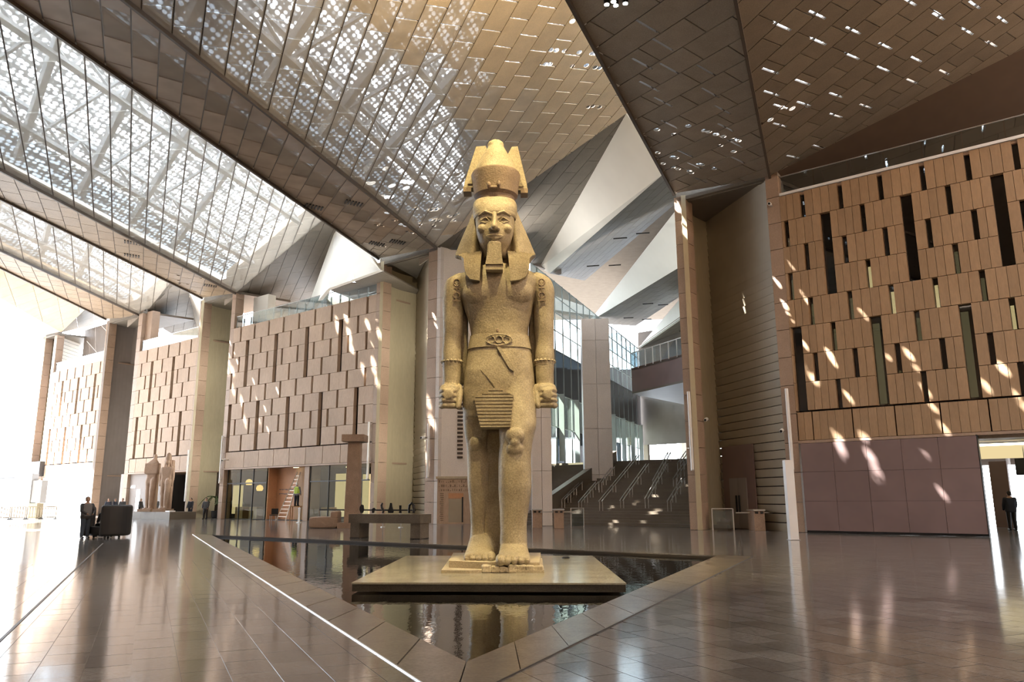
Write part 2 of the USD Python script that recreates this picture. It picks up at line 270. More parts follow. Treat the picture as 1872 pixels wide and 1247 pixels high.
STAIR_SPOTS = [(-25.76, 40.17, .07), (-25.63, 40.45, .19), (-25.45, 41.83, .77), (-25.35, 42.48, 1.04), (-25.47, 42.17, .91), (-24.06, 40.42, .18), (-24.19, 40.14, .06), (-24.04, 41.81, .76), (-24.07, 42.86, 1.2), (-23.39, 42.5, 1.05), (-23.38, 42.82, 1.19), (-23.38, 42.18, .92), (-23.11, 43.82, 1.6), (-22.52, 43.48, 1.46), (-22.23, 43.52, 1.48), (-22.65, 43.22, 1.35), (-22.09, 41.77, .74), (-22.21, 41.48, .62), (-22.25, 40.41, .17), (-21.71, 45.24, 2.2)]
RAYS = [Q(u, 36.95, z) for u, z in SPOT_UZ] + [Q(*p) for p in STAIR_SPOTS]
def sun_hits(O, n):
    c = n @ -SUN
    return [p - SUN * t for p, t in ((p, (n @ (O - p)) / c) for p in RAYS) if t > .3] if abs(c) > 1e-3 else []
def pierce(poly, O, ex, ey, n, r):
    "cuts the sun's rays out of a shape given in the plane (ex, ey) through O"
    B = np.linalg.inv(np.stack([ex, ey, n], 1)); env = poly.envelope.buffer(1)
    for h in sun_hits(O, n):
        q = Point((B @ (h - O))[:2])
        if env.contains(q): poly = poly.difference(q.buffer(r, 6))
    return poly
def panelled(parent, poly, seam, cross, s, L, m, gap=(.03, .03), thick=.05, stagger=.5, name='panel', rails=None, cap=300, slits=(), pick=None, phase=(0, 0), rest='panel_field', seam_only=False):
    """sheets laid in rows along the seams of one planar polygon (world points): the largest ones in view are parts, the rest one part"""
    P = [V3(*p) for p in poly]; O = P[0]; n = np.cross(P[1] - O, P[2] - O); n /= np.linalg.norm(n); n = n if n[2] > 0 else -n
    dc, ds = azdir(cross, n), azdir(seam, n); B = np.linalg.inv(np.stack([dc, ds, n], 1))
    ab = [(B @ (p - O))[:2] for p in P]; A = Polygon(ab).buffer(0); H = [(B @ (h - O))[:2] for h in sun_hits(O, n)]
    a0, b0, a1, b1 = A.bounds; cells = []; k0 = math.floor((a0 - phase[0]) / s)
    for k in range(k0, math.ceil((a1 - phase[0]) / s) + 1):
        off = (stagger * L * (k % 2)) + phase[1]
        for j in range(math.floor((b0 - off) / L) - 1, math.ceil((b1 - off) / L) + 1):
            x, y = k * s + phase[0], j * L + off
            c = sbox(x + gap[0] / 2, y + gap[1] / 2, x + s - gap[0] / 2, y + L - gap[1] / 2)
            c = c.intersection(A)
            for g in getattr(c, 'geoms', [c]):
                if g.geom_type == 'Polygon' and g.area > .03: cells.append((g, k, j))
    slits_ab = [sbox(x - .58, y - .05, x + .58, y + .05) for x, y in ((B @ (h - O))[:2] for h in slits)]
    def p3(xy): return O + xy[0] * dc + xy[1] * ds
    def size(c):
        q = p3((c[0].centroid.x, c[0].centroid.y)); return c[0].area / (np.linalg.norm(q - EYE) ** 2) if seen(q) else 0
    cells.sort(key=size, reverse=True); far = MB(); fields = {}
    for i, c in enumerate(cells):
        g = c[0]; mm = pick(p3((g.centroid.x, g.centroid.y)), c[1], c[2]) if pick else m
        for x in slits_ab:
            if g.intersects(x): g = g.difference(x)
        for h in H:
            if g.distance(Point(h)) < .3: g = g.difference(Point(h).buffer(.15, 6))
        if i < cap and size(c) > 5e-5: part(parent, name, MB().prism(g, 0, thick, O, dc, ds, n), mm)
        else: fields.setdefault(mm, MB()).prism(g, 0, thick, O, dc, ds, n)
    for mm, b in fields.items(): part(parent, rest, b, mm, kind='stuff')
    if rails:
        bar = MB()
        for k in range(k0, math.ceil((a1 - phase[0]) / s) + 1):
            x = k * s + phase[0]; l = A.intersection(LineString([(x, b0 - 1), (x, b1 + 1)]))
            for g in getattr(l, 'geoms', [l]):
                if g.length > .3:
                    q = [p3(t) + n * (thick + .03) for t in (g.coords[0], g.coords[-1])]
                    b = MB().bar(q[0], q[1], rails[1], rails[1], n)
                    if seen((q[0] + q[1]) / 2, 400): part(parent, 'seam_rail', b, rails[0])
                    else: bar.add(*b.get())
        if bar.n: part(parent, 'seam_rail', bar, rails[0])
    return n
def plate(poly, t, up=None):
    P = [V3(*p) for p in poly]; n = np.cross(P[1] - P[0], P[2] - P[0]); n /= np.linalg.norm(n); n = n if n[2] > 0 else -n
    ex = (P[1] - P[0]) / np.linalg.norm(P[1] - P[0]); ey = np.cross(n, ex)
    return MB().prism(pierce(Polygon([((p - P[0]) @ ex, (p - P[0]) @ ey) for p in P]), P[0], ex, ey, n, .24), 0, t, P[0], ex, ey, n if up is None else V3(*up))
def wall_quad(a, b, z0, z1, t=.2):
    a, b = V3(*a[:2], 0), V3(*b[:2], 0); d = (b - a) / np.linalg.norm(b - a); n = V3(-d[1], d[0], 0)
    return MB().hexa([a + V3(0, 0, z0), b + V3(0, 0, z0), b + n * t + V3(0, 0, z0), a + n * t + V3(0, 0, z0), a + V3(0, 0, z1), b + V3(0, 0, z1), b + n * t + V3(0, 0, z1), a + n * t + V3(0, 0, z1)])

# ---- strip edges in (u, w), taken back over the viewer's head
def ext(a, b, w): k = (w - a[1]) / (b[1] - a[1]); return (a[0] + (b[0] - a[0]) * k, w)
EDGE = {'s0L': ((-12.41, 18.88), (-17.45, 36.5)), 's0R': ((-8.03, 22.04), (-12.42, 37.2)), 's1lo': ((-27.76, 7.8), (-41.0, 36.4)), 's1hi': ((-24.48, 10.17), (-35.48, 36.7)),
        's2lo': ((-50.6, 15.1), (-65.05, 36.4)), 's2hi': ((-45.4, 13.35), (-60.6, 37.06)), 's3lo': ((-69.3, 21.3), (-84.1, 36.3)), 's3hi': ((-63.5, 19.4), (-79.2, 37.9)), 's4hi': ((-82.87, 25.82), (-98.2, 37.4))}
BACK = -9.0
SEAM = {0: (-33, 50), 1: (-25.6, 56), 2: (-25.6, 56), 3: (-26.5, 56), 4: (-26.5, 56)}
# ---- soffit strips: horizontal bands of sheets between the glazed folds, one over each portal
strips = {}
STRIP_SLITS = [(-11.07, 21.67), (-11.15, 23.05), (-12.38, 23.76), (-11.71, 24.67), (-10.64, 25.57), (-11.23, 27.28), (-12.98, 25.4), (-13.13, 26.89), (-11.42, 28.92), (-13.85, 28.89), (-14.64, 32.1), (-14.91, 33.68), (-12.29, 32.4), (-12.9, 34.26), (-11.98, 30.56), (-15.47, 35.52)]
for k in (0, 1, 2, 3):
    lo, hi = EDGE[f's{k}lo'] if k else EDGE['s0L'], EDGE[f's{k}hi'] if k else EDGE['s0R']
    a, b = ext(*lo, BACK if k < 2 else 4), ext(*hi, BACK if k < 2 else 4)
    poly = [S(*a), S(*lo[1]), S(*hi[1]), S(*b)]
    t = thing('ceiling', ('dark stone-sheet soffit band above the right-hand portal', 'brown soffit band running down to the portal behind the statue', 'tan soffit band ending over the middle portal on the left', 'pale tan soffit band ending over the far left portal')[k], 'ceiling', S(*lo[1]), kind='structure')
    ends = max(lo[1][1], 36)
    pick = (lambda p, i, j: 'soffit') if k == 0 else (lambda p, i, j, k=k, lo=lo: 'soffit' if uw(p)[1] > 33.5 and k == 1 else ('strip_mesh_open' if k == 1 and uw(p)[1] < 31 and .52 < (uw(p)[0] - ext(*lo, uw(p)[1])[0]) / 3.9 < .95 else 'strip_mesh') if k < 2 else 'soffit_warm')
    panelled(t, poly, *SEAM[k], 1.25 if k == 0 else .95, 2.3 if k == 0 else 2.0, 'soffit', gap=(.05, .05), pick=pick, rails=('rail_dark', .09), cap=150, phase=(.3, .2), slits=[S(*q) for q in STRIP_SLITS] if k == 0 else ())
    lid = [p + V3(0, 0, 0.10 if k == 0 else .32) for p in poly]                         # the catwalk plate above the band
    if k == 0:
        n_ = np.cross(poly[1] - poly[0], poly[2] - poly[0]); n_ /= np.linalg.norm(n_); n_ = n_ if n_[2] > 0 else -n_; e1 = azdir(50, n_); e2 = azdir(-33, n_); Bi = np.linalg.inv(np.stack([e1, e2, n_], 1)); O_ = lid[0]
        sh = pierce(Polygon([(Bi @ (p - O_))[:2] for p in lid]), O_, e1, e2, n_, .24)
        for q in STRIP_SLITS: x, y = (Bi @ (S(*q) - O_))[:2]; sh = sh.difference(sbox(x - .6, y - .10, x + .6, y + .10))
        part(t, 'cover', MB().prism(sh, 0, .05, O_, e1, e2, n_), 'roof_cover')
        part(t, 'frit_sheet', plate([p + V3(0, 0, .6) for p in lid], .03), 'roof_frit_open')
    else:
        cut = lambda p, q, f: p + (q - p) * f
        part(t, 'cover', plate([lid[0], lid[1], cut(lid[1], lid[2], .60), cut(lid[0], lid[3], .60)], .12), 'roof_cover')
        part(t, 'cover', plate([cut(lid[0], lid[3], .86), cut(lid[1], lid[2], .86), lid[2], lid[3]], .12), 'roof_cover')
        part(t, 'frit_sheet', plate([cut(p, q, f) + V3(0, 0, .14) for p, q, f in ((lid[0], lid[3], .5), (lid[1], lid[2], .5), (lid[1], lid[2], .95), (lid[0], lid[3], .95))], .03), 'roof_frit_open')
    part(t, 'edge_trim', MB().bar(poly[0], poly[1], .12, .3), 'rail_dark'); part(t, 'edge_trim', MB().bar(poly[3], poly[2], .12, .3), 'rail_dark')
    strips[k] = (t, poly)
# ---- glazed folds: each rises from the right edge of one band to a ridge over the left edge of the next
SLIT_UW = [(-6.54, 25.87), (-7.57, 25.17), (-7.03, 27.6), (-5.96, 28.41), (-5.41, 31.05), (-6.48, 30.25), (-5.89, 32.92), (-4.78, 33.76), (-8.85, 27.5), (-8.35, 29.82), (-9.42, 29.17), (-7.81, 32.65), (-5.3, 35.69), (-4.14, 36.7), (-9.57, 30.69), (-8.36, 34.61), (-7.25, 35.44), (-8.9, 31.69), (-3.49, 31.32), (-4.07, 28.91), (-2.84, 34.06), (-2.34, 32.15), (-1.65, 34.89), (-2.23, 36.62), (-10.16, 32.29), (-9.84, 36.82), (-10.94, 36.32)]
facets = {}
NEXT = {0: None, 1: 's0L', 2: 's1lo', 3: 's2lo'}
for k in (0, 1, 2, 3):
    lo = EDGE[f's{k}hi'] if k else EDGE['s0R']; back = BACK if k < 2 else 4
    pl = facet_plane(S(*lo[0]), S(*lo[1])); a = ext(*lo, back)
    if NEXT[k]: h = EDGE[NEXT[k]]; r1, r0 = ext(*h, 36.6), ext(*h, back)
    else: r1, r0 = (5, 40.5), (9, back)
    facets[k] = (pl, a, lo[1], r1, r0)
for k in (0, 1, 2, 3):
    pl, a, b, r1, r0 = facets[k]; n = pl[1]
    poly = [on(pl, *a), on(pl, *b), on(pl, *r1), on(pl, *r0)]
    lab = ('dark sloping fold of stone sheets with thin slits of daylight, upper right', 'large glazed fold above the statue, white roof fretwork and trusses behind its sheets', 'glazed fold on the left between two tan bands, bright fretwork behind it', 'narrow glazed fold at the far left above the tan band')[k]
    t = thing('ceiling', lab, 'ceiling', on(pl, *b), kind='structure')
    if k == 0:
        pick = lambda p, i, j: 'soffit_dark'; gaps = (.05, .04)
    elif k == 1:
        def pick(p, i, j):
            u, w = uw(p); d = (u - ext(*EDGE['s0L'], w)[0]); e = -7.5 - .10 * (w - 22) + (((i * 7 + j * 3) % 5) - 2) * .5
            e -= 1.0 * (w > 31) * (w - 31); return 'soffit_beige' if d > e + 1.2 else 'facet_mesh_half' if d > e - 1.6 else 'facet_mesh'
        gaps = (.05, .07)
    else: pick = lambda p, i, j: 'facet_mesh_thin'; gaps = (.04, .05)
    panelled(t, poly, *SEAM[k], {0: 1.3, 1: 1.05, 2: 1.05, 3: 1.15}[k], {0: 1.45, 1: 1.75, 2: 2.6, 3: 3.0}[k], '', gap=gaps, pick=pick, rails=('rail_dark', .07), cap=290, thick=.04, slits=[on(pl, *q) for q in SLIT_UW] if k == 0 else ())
    facets[k] = (pl, a, b, r1, r0, poly, t, n)
# fold 0: closed from above except for the slits, which show as short bright dashes
pl, a, b, r1, r0, poly, t, n = facets[0]
lid = Polygon([uw(p) for p in poly]); mb = MB()
cutp = lid
for (u, w) in SLIT_UW:
    d, e = azdir(50, V3(0, 0, 1)), azdir(-33, V3(0, 0, 1)); c = Q(u, w)
    cutp = cutp.difference(Polygon([uw(c + x * d * .58 + y * e * .09) for x, y in ((-1, -1), (1, -1), (1, 1), (-1, 1))]))
ex, ey = EU + V3(0, 0, (on(pl, 1, 0) - on(pl, 0, 0))[2]), EW + V3(0, 0, (on(pl, 0, 1) - on(pl, 0, 0))[2])
part(t, 'backing', MB().prism(pierce(cutp, on(pl, 0, 0), ex, ey, n, .24), .06, .16, on(pl, 0, 0), ex, ey, n), 'roof_cover')
sh = pierce(lid, on(pl, 0, 0) + n * 1.5, ex, ey, n, .24)
part(t, 'frit_sheet', MB().prism(sh, 0, .03, on(pl, 0, 0) + n * 1.5, ex, ey, n), 'roof_frit_open')
def clear(p, q, r=.42):                       # no sun ray passes within r of the member p-q
    d = q - p; c = np.cross(d, -SUN); L = np.linalg.norm(c)
    for o in RAYS:
        if abs((o - p) @ c) / L < r:
            s = np.linalg.lstsq(np.stack([d, SUN], 1), o - p, rcond=None)[0]
            if 0 < s[0] < 1: return False
    return True
def member(t, name, p, q, *size):
    if clear(p, q): part(t, name, MB().bar(p, q, *size), 'steel_paint')
# ---- above the folds: trusses of painted steel, then the fretted outer roof
for k in (1, 2, 3):
    pl, a, b, r1, r0, poly, tt, n = facets[k]
    up = lambda p, h: p + n * h
    wa, wb = (2 if k == 1 else 8), 36.5
    for i, f in enumerate((.14, .40, .66, .9) if k == 1 else (.18, .52, .86)):
        ends = []
        for w in (wa, wb):
            uA, uR = ext(a, b, w)[0], ext(r0, r1, w)[0]; ends.append(on(pl, uA + (uR - uA) * f, w))
        t = thing('roof_truss', '', 'truss', ends[0], 'steel trusses above the glazed folds'); d = ends[1] - ends[0]; N = int(np.linalg.norm(d) / 3.2)
        tag(t, f"{('steel lattice truss seen through the large glazed fold', 'steel lattice truss seen through the left glazed fold', 'steel lattice truss over the far left glazed fold')[k - 1]}, {('nearest its lower edge', 'second from its lower edge', 'third from its lower edge', 'nearest its ridge')[i] if k == 1 else ('at its lower edge', 'along its middle', 'near its ridge')[i]}")
        for h in (.9, 2.6): part(t, 'chord', MB().bar(up(ends[0], h), up(ends[1], h), .22 if h > 1 else .30, .3, n), 'steel_paint')
        for j in range(N):
            q0, q1 = ends[0] + d * (j / N), ends[0] + d * ((j + .5) / N); q2 = ends[0] + d * ((j + 1) / N)
            member(t, 'diagonal', up(q0, .9), up(q1, 2.6), .14, .14, n); member(t, 'diagonal', up(q1, 2.6), up(q2, .9), .14, .14, n)
    t = thing('cross_beam', '', 'beam', poly[1])
    tag(t, ('pale steel beams and braces crossing above the large glazed fold', 'pale steel beams and braces crossing above the left glazed fold', 'pale steel beams and braces crossing above the far left fold')[k - 1])
    for w in np.arange(wa + 2, 37, 4.6):
        uA, uR = ext(a, b, w)[0], ext(r0, r1, w)[0]
        member(t, 'beam', up(on(pl, uA + .3, w), 1.2), up(on(pl, uR - .3, w - 3.0), 1.2), .32, .4, n)
        member(t, 'brace', up(on(pl, uA + .3, w), 1.7), up(on(pl, (uA + uR) / 2, w + 2.4), 1.7), .16, .16, n)
    O = up(on(pl, 0, 0), 3.0); ex = EU + V3(0, 0, (on(pl, 1, 0) - on(pl, 0, 0))[2]); ey = EW + V3(0, 0, (on(pl, 0, 1) - on(pl, 0, 0))[2])
    sh = Polygon([(a[0] - 2.2, a[1]), (b[0] - 2.2, 38), (r1[0] + .6, 38), (r0[0] + .6, r0[1])])
    sh = pierce(sh, O, ex, ey, n, .24)
    part(tt, 'fretted_roof', MB().prism(sh, 0, .03, O, ex, ey, n), 'roof_frit' if k == 1 else 'roof_frit_open')
# ---- the folds' far ends are closed over the facade line
for k in (1, 2, 3):
    pl, a, b, r1, r0, poly, tt, n = facets[k]; z0, z1 = on(pl, b[0] - 2.5, 37.6), on(pl, r1[0] + .5, 37.6); ex = (z1 - z0) / np.linalg.norm(z1 - z0); nn = np.cross(ex, Z_ := V3(0, 0, 1)); L = np.linalg.norm(z1 - z0)
    part(tt, 'end_wall', MB().prism(pierce(sbox(0, .05, L, 3.5), z0, ex, Z_, nn, .28), 0, .1, z0, ex, Z_, nn), 'roof_cover')
# ---- ridge walls: the upright face from each ridge down to the next band
for k in (1, 2, 3):
    pl, a, b, r1, r0, poly, tt, n = facets[k]
    q0, q1 = on(pl, *r0), on(pl, *r1); z0, z1 = S(*r0), S(*r1)
    ex = (z1 - z0) / np.linalg.norm(z1 - z0); ey = V3(0, 0, 1); nn = np.cross(ex, ey); sh = Polygon([((p - z0) @ ex, (p - z0)[2] - ((p - z0) @ ex) * ex[2]) for p in (z0, z1, q1 + V3(0, 0, 3.3), q0 + V3(0, 0, 3.3))])
    part(tt, 'ridge_wall', MB().prism(pierce(sh, z0, ex, ey, nn, .28), 0, .15, z0, ex, ey, nn if nn @ EU > 0 else -nn), 'plaster')
# ---- the folds go on past the facade line as solid sheets, each closed by a white gusset
GUS = {1: [(-35.48, 36.75), (-36.2, 49.7), (-20.2, 36.5)], 2: [(-60.6, 37.06), (-76.0, 58.0), (-60.8, 47.56), (-49.9, 39.6), (-48.0, 36.7)], 3: [(-79.2, 37.9), (-93.5, 53), (-88.3, 49.5), (-74.3, 40.06), (-71.0, 36.5)]}
for k, g in GUS.items():
    pl = facets[k][0]
    t = thing('ceiling', ('grey panelled underside beyond the facade line, behind the statue\'s shoulder', 'grey panelled underside over the roof deck of the nearest left block', 'grey panelled underside over the roof deck of the middle left block')[k - 1], 'ceiling', on(pl, *g[0]), kind='structure')
    panelled(t, [on(pl, *q) for q in g], -25.6, 56, 1.15, 2.6, 'soffit_dark', gap=(.035, .03), cap=80)
    part(t, 'cover', plate([on(pl, *q) + V3(0, 0, .12) for q in g], .1), 'roof_cover')
part(facets[1][6], 'outer_cover', plate([on(facets[1][0], -35, 37.2) + V3(0, 0, 2.6), on(facets[1][0], -36.5, 50) + V3(0, 0, 3), on(facets[1][0], -17, 37) + V3(0, 0, 3)], .1), 'roof_cover')
def tri_wall(label, pts, m='plaster', th=.25):
    P = [V3(*p) for p in pts]; n = np.cross(P[1] - P[0], P[2] - P[0]); n /= np.linalg.norm(n); n = -n if n @ (EYE - P[0]) > 0 else n
    mb = MB(); k = len(P); v = np.vstack([P, [p + n * th for p in P]])
    f = [[0, i, i + 1] for i in range(1, k - 1)] + [[k, k + i + 1, k + i] for i in range(1, k - 1)] + [x for i in range(k) for x in ([i, k + i, (i + 1) % k], [(i + 1) % k, k + i, k + (i + 1) % k])]
    mb.add(v, f); return tag(solo('wall_gusset', label, 'wall', mb, m), kind='structure')
# ---- inland: the folds over the great stair, white gussets between dark bands
Lw = lambda a, b, t: V3(*a) + (V3(*b) - V3(*a)) * t
e1a, e1b = on(facets[1][0], -20.2, 36.5), on(facets[1][0], -36.2, 49.7)
B1 = dict(lo=((3.18, 61.88, 20.0), (8.68, 42.33, 20.0)), hi=((8.16, 80.41, 20.0), (12.49, 55.39, 23.0)))
B2 = dict(lo=((8.16, 80.41, 20.0), (13.63, 60.48, 20.0)), hi=((15.81, 95.41, 20.0), (17.62, 78.96, 22.0)))
B3 = dict(lo=((15.81, 95.41, 20.0), (17.67, 78.8, 20.0)), hi=((24.5, 104, 20.0), (26, 84, 22.5)))
tri_wall('large white triangular wall between the stone folds right of the statue\'s crown', [e1b, Lw(*B1['lo'], 0), Lw(*B1['lo'], 1.05), e1a])
tri_wall('second white triangular wall over the great stair', [B1['hi'][0], Lw(*B2['lo'], 1.12), Lw(*B1['hi'], 1.12)])
tri_wall('smallest white triangular wall beside the right-hand portal', [B2['hi'][0], Lw(*B3['lo'], 1.2), Lw(*B2['hi'], 1.2)])
for b, lab in ((B1, 'nearest dark panelled band over the great stair'), (B2, 'second dark panelled band over the great stair'), (B3, 'farthest dark panelled band over the great stair')):
    lo, hi = b['lo'], b['hi']; n = np.cross(V3(*lo[1]) - V3(*lo[0]), V3(*hi[1]) - V3(*lo[0])); n = n / np.linalg.norm(n); n = n if n[2] > 0 else -n
    p = [Lw(*lo, 0), Lw(*lo, 1.12), Lw(*hi, 1.12)]; p3 = V3(*hi[0]); p3[2] = p[0][2] - ((p3 - p[0])[:2] @ n[:2]) / n[2]
    t = thing('ceiling', lab, 'ceiling', lo[0], kind='structure'); d = V3(*lo[1]) - V3(*lo[0]); az = math.degrees(math.atan2(d[0], d[1]))
    panelled(t, p + [p3], az + 6, az + 68, 1.25, 4.2, 'soffit_dark', gap=(.03, .05), cap=70)
    part(t, 'cover', plate([q + V3(0, 0, .12) for q in p + [p3]], .1), 'roof_cover')
    for k in range(4):                                              # recessed light slots
        c = Lw(Lw(*lo, .35 + .14 * k), Lw(*hi, .35 + .14 * k), .35 + .3 * (k % 2)); c[2] -= .04
        part(t, 'light_slot', MB().bar(c - V3(.5, -.1, 0), c + V3(.5, -.1, 0), .12, .06), 'dark_void')
tri_wall('white slanting wall above the deck of the nearest left block', [on(facets[2][0], -49.9, 39.6), on(facets[2][0], -60.8, 47.56), (-17.6, 64, 16.5), V3(-13.84, 56.92, 17.3), V3(-9.0, 52.0, 17.3), on(facets[2][0], -47, 37.6)])
tri_wall('pale slanting wall beside the middle left portal', [on(facets[3][0], -74.3, 40.06), on(facets[3][0], -88.3, 49.5), Q(-66.6, 39, 16.5), Q(-66.2, 37.4, 20.2)])
# dark sloping underside over the deck's right end
t = thing('ceiling', 'dark triangular soffit over the right end of the left deck', 'ceiling', (-9, 52, 17.3), kind='structure')
part(t, 'sheet', plate([(-9.0, 52.0, 17.25), (-13.84, 56.92, 17.25), (-10, 66, 17.25), (-6, 60, 17.25)], .1), 'soffit_dark')
# ---- portals: two stone fins, a hollow concrete cheek and a ribbed wall behind
def portal(n, u0, u1, u2, u3, ht, label, cheek='concrete', side=True):
    t = thing('portal', label, 'portal', Q((u0 + u3) / 2, WF), kind='structure'); e = 1.37
    for a, b, dep in ((u0, u1, .8), (u2, u3, .8)):
        for k in range(int(ht / e) + 1):
            z0, z1 = k * e + .012, min((k + 1) * e - .012, ht)
            if z1 > z0: part(t, 'block', MB().ubox(a, b, WF, WF + dep, z0, z1), 'fin_stone')
    f = Q(u1, WF); c = f + V3(2.08, 3.65, 0); g = Q(u2, WF + .3); nn = V3(-(c - f)[1], (c - f)[0], 0); nn /= np.linalg.norm(nn)
    pts = [f + (c - f) * s + nn * (.42 * math.sin(math.pi * s)) for s in np.linspace(0, 1, 11)]
    mb = MB()
    for p, q in zip(pts, pts[1:]): mb.add(*wall_quad(p, q, 0, ht, .25).get())
    part(t, 'cheek', mb, cheek)
    d = g - c; L = np.linalg.norm(d); d /= L; o = V3(-d[1], d[0], 0); o = -o if o @ (EYE - c) < 0 else o; H = .43
    for k in range(int(ht / H)):
        z = k * H; P = lambda s, out, zz: c + d * s + o * out + V3(0, 0, zz)
        part(t, 'rib', MB().hexa([P(0, -.1, z), P(L, -.1, z), P(L, .04, z), P(0, .04, z), P(0, -.1, z + H - .05), P(L, -.1, z + H - .05), P(L, .13, z + H - .05), P(0, .13, z + H - .05)][::1]), 'rib_cladding')
    part(t, 'back', wall_quad(c - o * .12, g - o * .12, 0, ht, .1), 'slot_dark')
    part(t, 'lid', plate([Q(u0, WF, ht - .25), Q(u3, WF, ht - .25), Q(u3 + 1, WF + 5, ht - .25), c + V3(.3, .6, ht - .25), Q(u0 - 1, WF + 4, ht - .25)], .2), 'soffit_dark')
    part(t, 'header', MB().ubox(u0, u3, WF + .25, WF + .45, ht - .3, ht + 1.6), 'soffit_dark')
    return t, c, d, o, L
pr = portal(0, -17.7, -17.02, -12.62, -11.98, 17.8, 'tall stone portal with a dark ribbed wall right of the great stair')
pm = portal(1, -41.82, -41.1, -36.5, -35.68, 18.8, 'tall portal behind the statue with a beige hollow cheek')
pl2 = portal(2, -66.3, -65.68, -60.98, -60.4, 19.9, 'tall portal with a beige hollow cheek, between two of the left blocks')
pl3 = portal(3, -85.4, -84.75, -78.2, -77.4, 20.7, 'far left portal with a plum-grey cheek', 'plum_cladding')
pl4 = portal(4, -102.2, -101.4, -98.9, -98.1, 21.2, 'farthest left portal washed out by daylight')
# the return face of the pier beside the great stair, in cool daylight
t = thing('wall_return', 'pale cool stone return face of the pier left of the great stair', 'wall', Q(-35.68, WF), kind='structure')
ra, rb = Q(-35.66, WF), Q(-35.66, WF) + V3(2.6, 3.9, 0)
for k in range(14): part(t, 'block', wall_quad(rb, ra, k * 1.37 + .01, min(k * 1.37 + 1.36, 18.8), .3), 'pale_pier')
part(t, 'backing', wall_quad(rb + EW * .5 + EU * .1 * -1, ra + EW * .5 - EU * .4, 0, 18.8, .2), 'slot_dark')
# ---- block facades
ROWS = [16.42, 15.08, 13.73, 12.38, 11.02, 9.66, 8.30, 6.95, 5.60]
def slots(u0, u1, p, long0, r):
    ks = range(math.floor((u0 - long0) / p) - 1, math.ceil((u1 - long0) / p) + 2); out = []
    for k in ks:
        first = k % 2 == 0
        big = (first and r in (1, 2, 3)) or (not first and r in (5, 6, 7))
        if big: out.append((long0 + k * p, .48, True))
        elif r % 2 == 1: out.append((long0 + k * p + .05, .22, False))
        if r % 2 == 0: out.append((long0 + (k + .5) * p + .02, .22, False))
    return sorted(s for s in out if s[0] + s[1] > u0 + .25 and s[0] < u1 - .25)
def block(name, label, u0, u1, p, long0, mt, board=None, glazed=False):
    t = thing(name, label, 'wall', Q((u0 + u1) / 2, WF), kind='structure')
    for r in range(8):
        z1, z0 = ROWS[r], ROWS[r + 1]; x = u0; cuts = slots(u0, u1, p, long0, r) + [(u1, 0, False)]
        for s, wd, big in cuts:
            if s > x + .05:
                n = max(1, round((s - x) / board)) if board else 1
                for i in range(n):
                    a, b = x + (s - x) * i / n, x + (s - x) * (i + 1) / n; j = rnd.uniform(-.006, .006)
                    part(t, 'panel', MB().ubox(a + .008, b - .008, WF + j, WF + .30, z0 + .012, z1 - .012), mt)
            x = s + wd
            if glazed and wd and (not big or r in (1, 5)):
                zb = ROWS[r + 3] if big else z0
                lit = (not big and r in (3, 4, 5)) or (big and r == 5 and s > u0 + 3)
                part(t, 'window_pane', MB().ubox(s, s + wd, WF + .25, WF + .27, zb, z1), 'glass_dark' if not lit else 'glass_slot')
                if lit: part(t, 'lit_reveal', MB().ubox(s, s + wd * .6, WF + .48, WF + .5, zb + .1, z1 - .25 - (2.2 if big else 0) * 0), 'lit_room_dim' if big or (r + int(s * 3)) % 3 else 'lit_room')
    x = u0; k = math.ceil((u0 - long0) / p)
    q = [u0] + [long0 + (k + i + .35) * p for i in range(int((u1 - u0) / p) + 1) if u0 + .3 < long0 + (k + i + .35) * p < u1 - .3] + [u1]
    for a, b in zip(q, q[1:]):
        n = max(1, round((b - a) / board)) if board else 1
        for i in range(n): part(t, 'base_panel', MB().ubox(a + (b - a) * i / n + (.05 if i == 0 else .006), a + (b - a) * (i + 1) / n - .006, WF + .02, WF + .3, 4.22, 5.53), mt)
    part(t, 'core', MB().ubox(u0, u1, WF + .5, WF + 1.2, 4.2, 16.3), 'slot_dark')
    part(t, 'deck', MB().ubox(u0, u1, WF + .1, WF + 12, 16.3, 16.42), 'fin_stone')
    part(t, 'soffit', MB().ubox(u0, u1, WF, WF + 5, 4.08, 4.2), 'fin_stone')
    return t
block('wall_left', 'nearest left block of tan stone panels with dark upright slots, above the shop front', -60.4, -41.82, 2.06, -58.35, 'panel_stone')
block('wall_left', 'middle left block of pale tan panels with dark slots, above the paired statues', -77.4, -66.3, 2.06, -74.75, 'panel_stone')
block('wall_left', 'far left block bleached white by daylight', -98.1, -85.4, 2.06, -95.3, 'panel_stone')
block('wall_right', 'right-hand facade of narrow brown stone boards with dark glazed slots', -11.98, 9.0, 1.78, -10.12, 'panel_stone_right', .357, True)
# ---- glass balustrades along the decks
def balustrade(u0, u1, label, z0=16.42, ht=1.05, step=1.06, post=True, m='glass_rail', w=WF + .15):
    t = thing('glass_balustrade', label, 'railing', Q(u0, w, z0)); n = max(1, round((u1 - u0) / step)); s = (u1 - u0) / n
    for i in range(n):
        part(t, 'glass_panel', MB().ubox(u0 + i * s + .015, u0 + (i + 1) * s - .015, w, w + .02, z0 + .02, z0 + ht), m)
        if post: part(t, 'post', MB().ubox(u0 + i * s - .05, u0 + i * s + .05, w + .04, w + .12, z0, z0 + ht * .72), 'white_paint')
    part(t, 'top_rail', MB().ubox(u0, u1, w - .02, w + .04, z0 + ht, z0 + ht + .05), 'metal')
balustrade(-60.3, -41.9, 'glass balustrade with white posts on top of the nearest left block')
balustrade(-77.3, -66.4, 'glass balustrade on top of the middle left block', post=False)
balustrade(-98, -85.5, 'glass balustrade on top of the far left block', post=False)
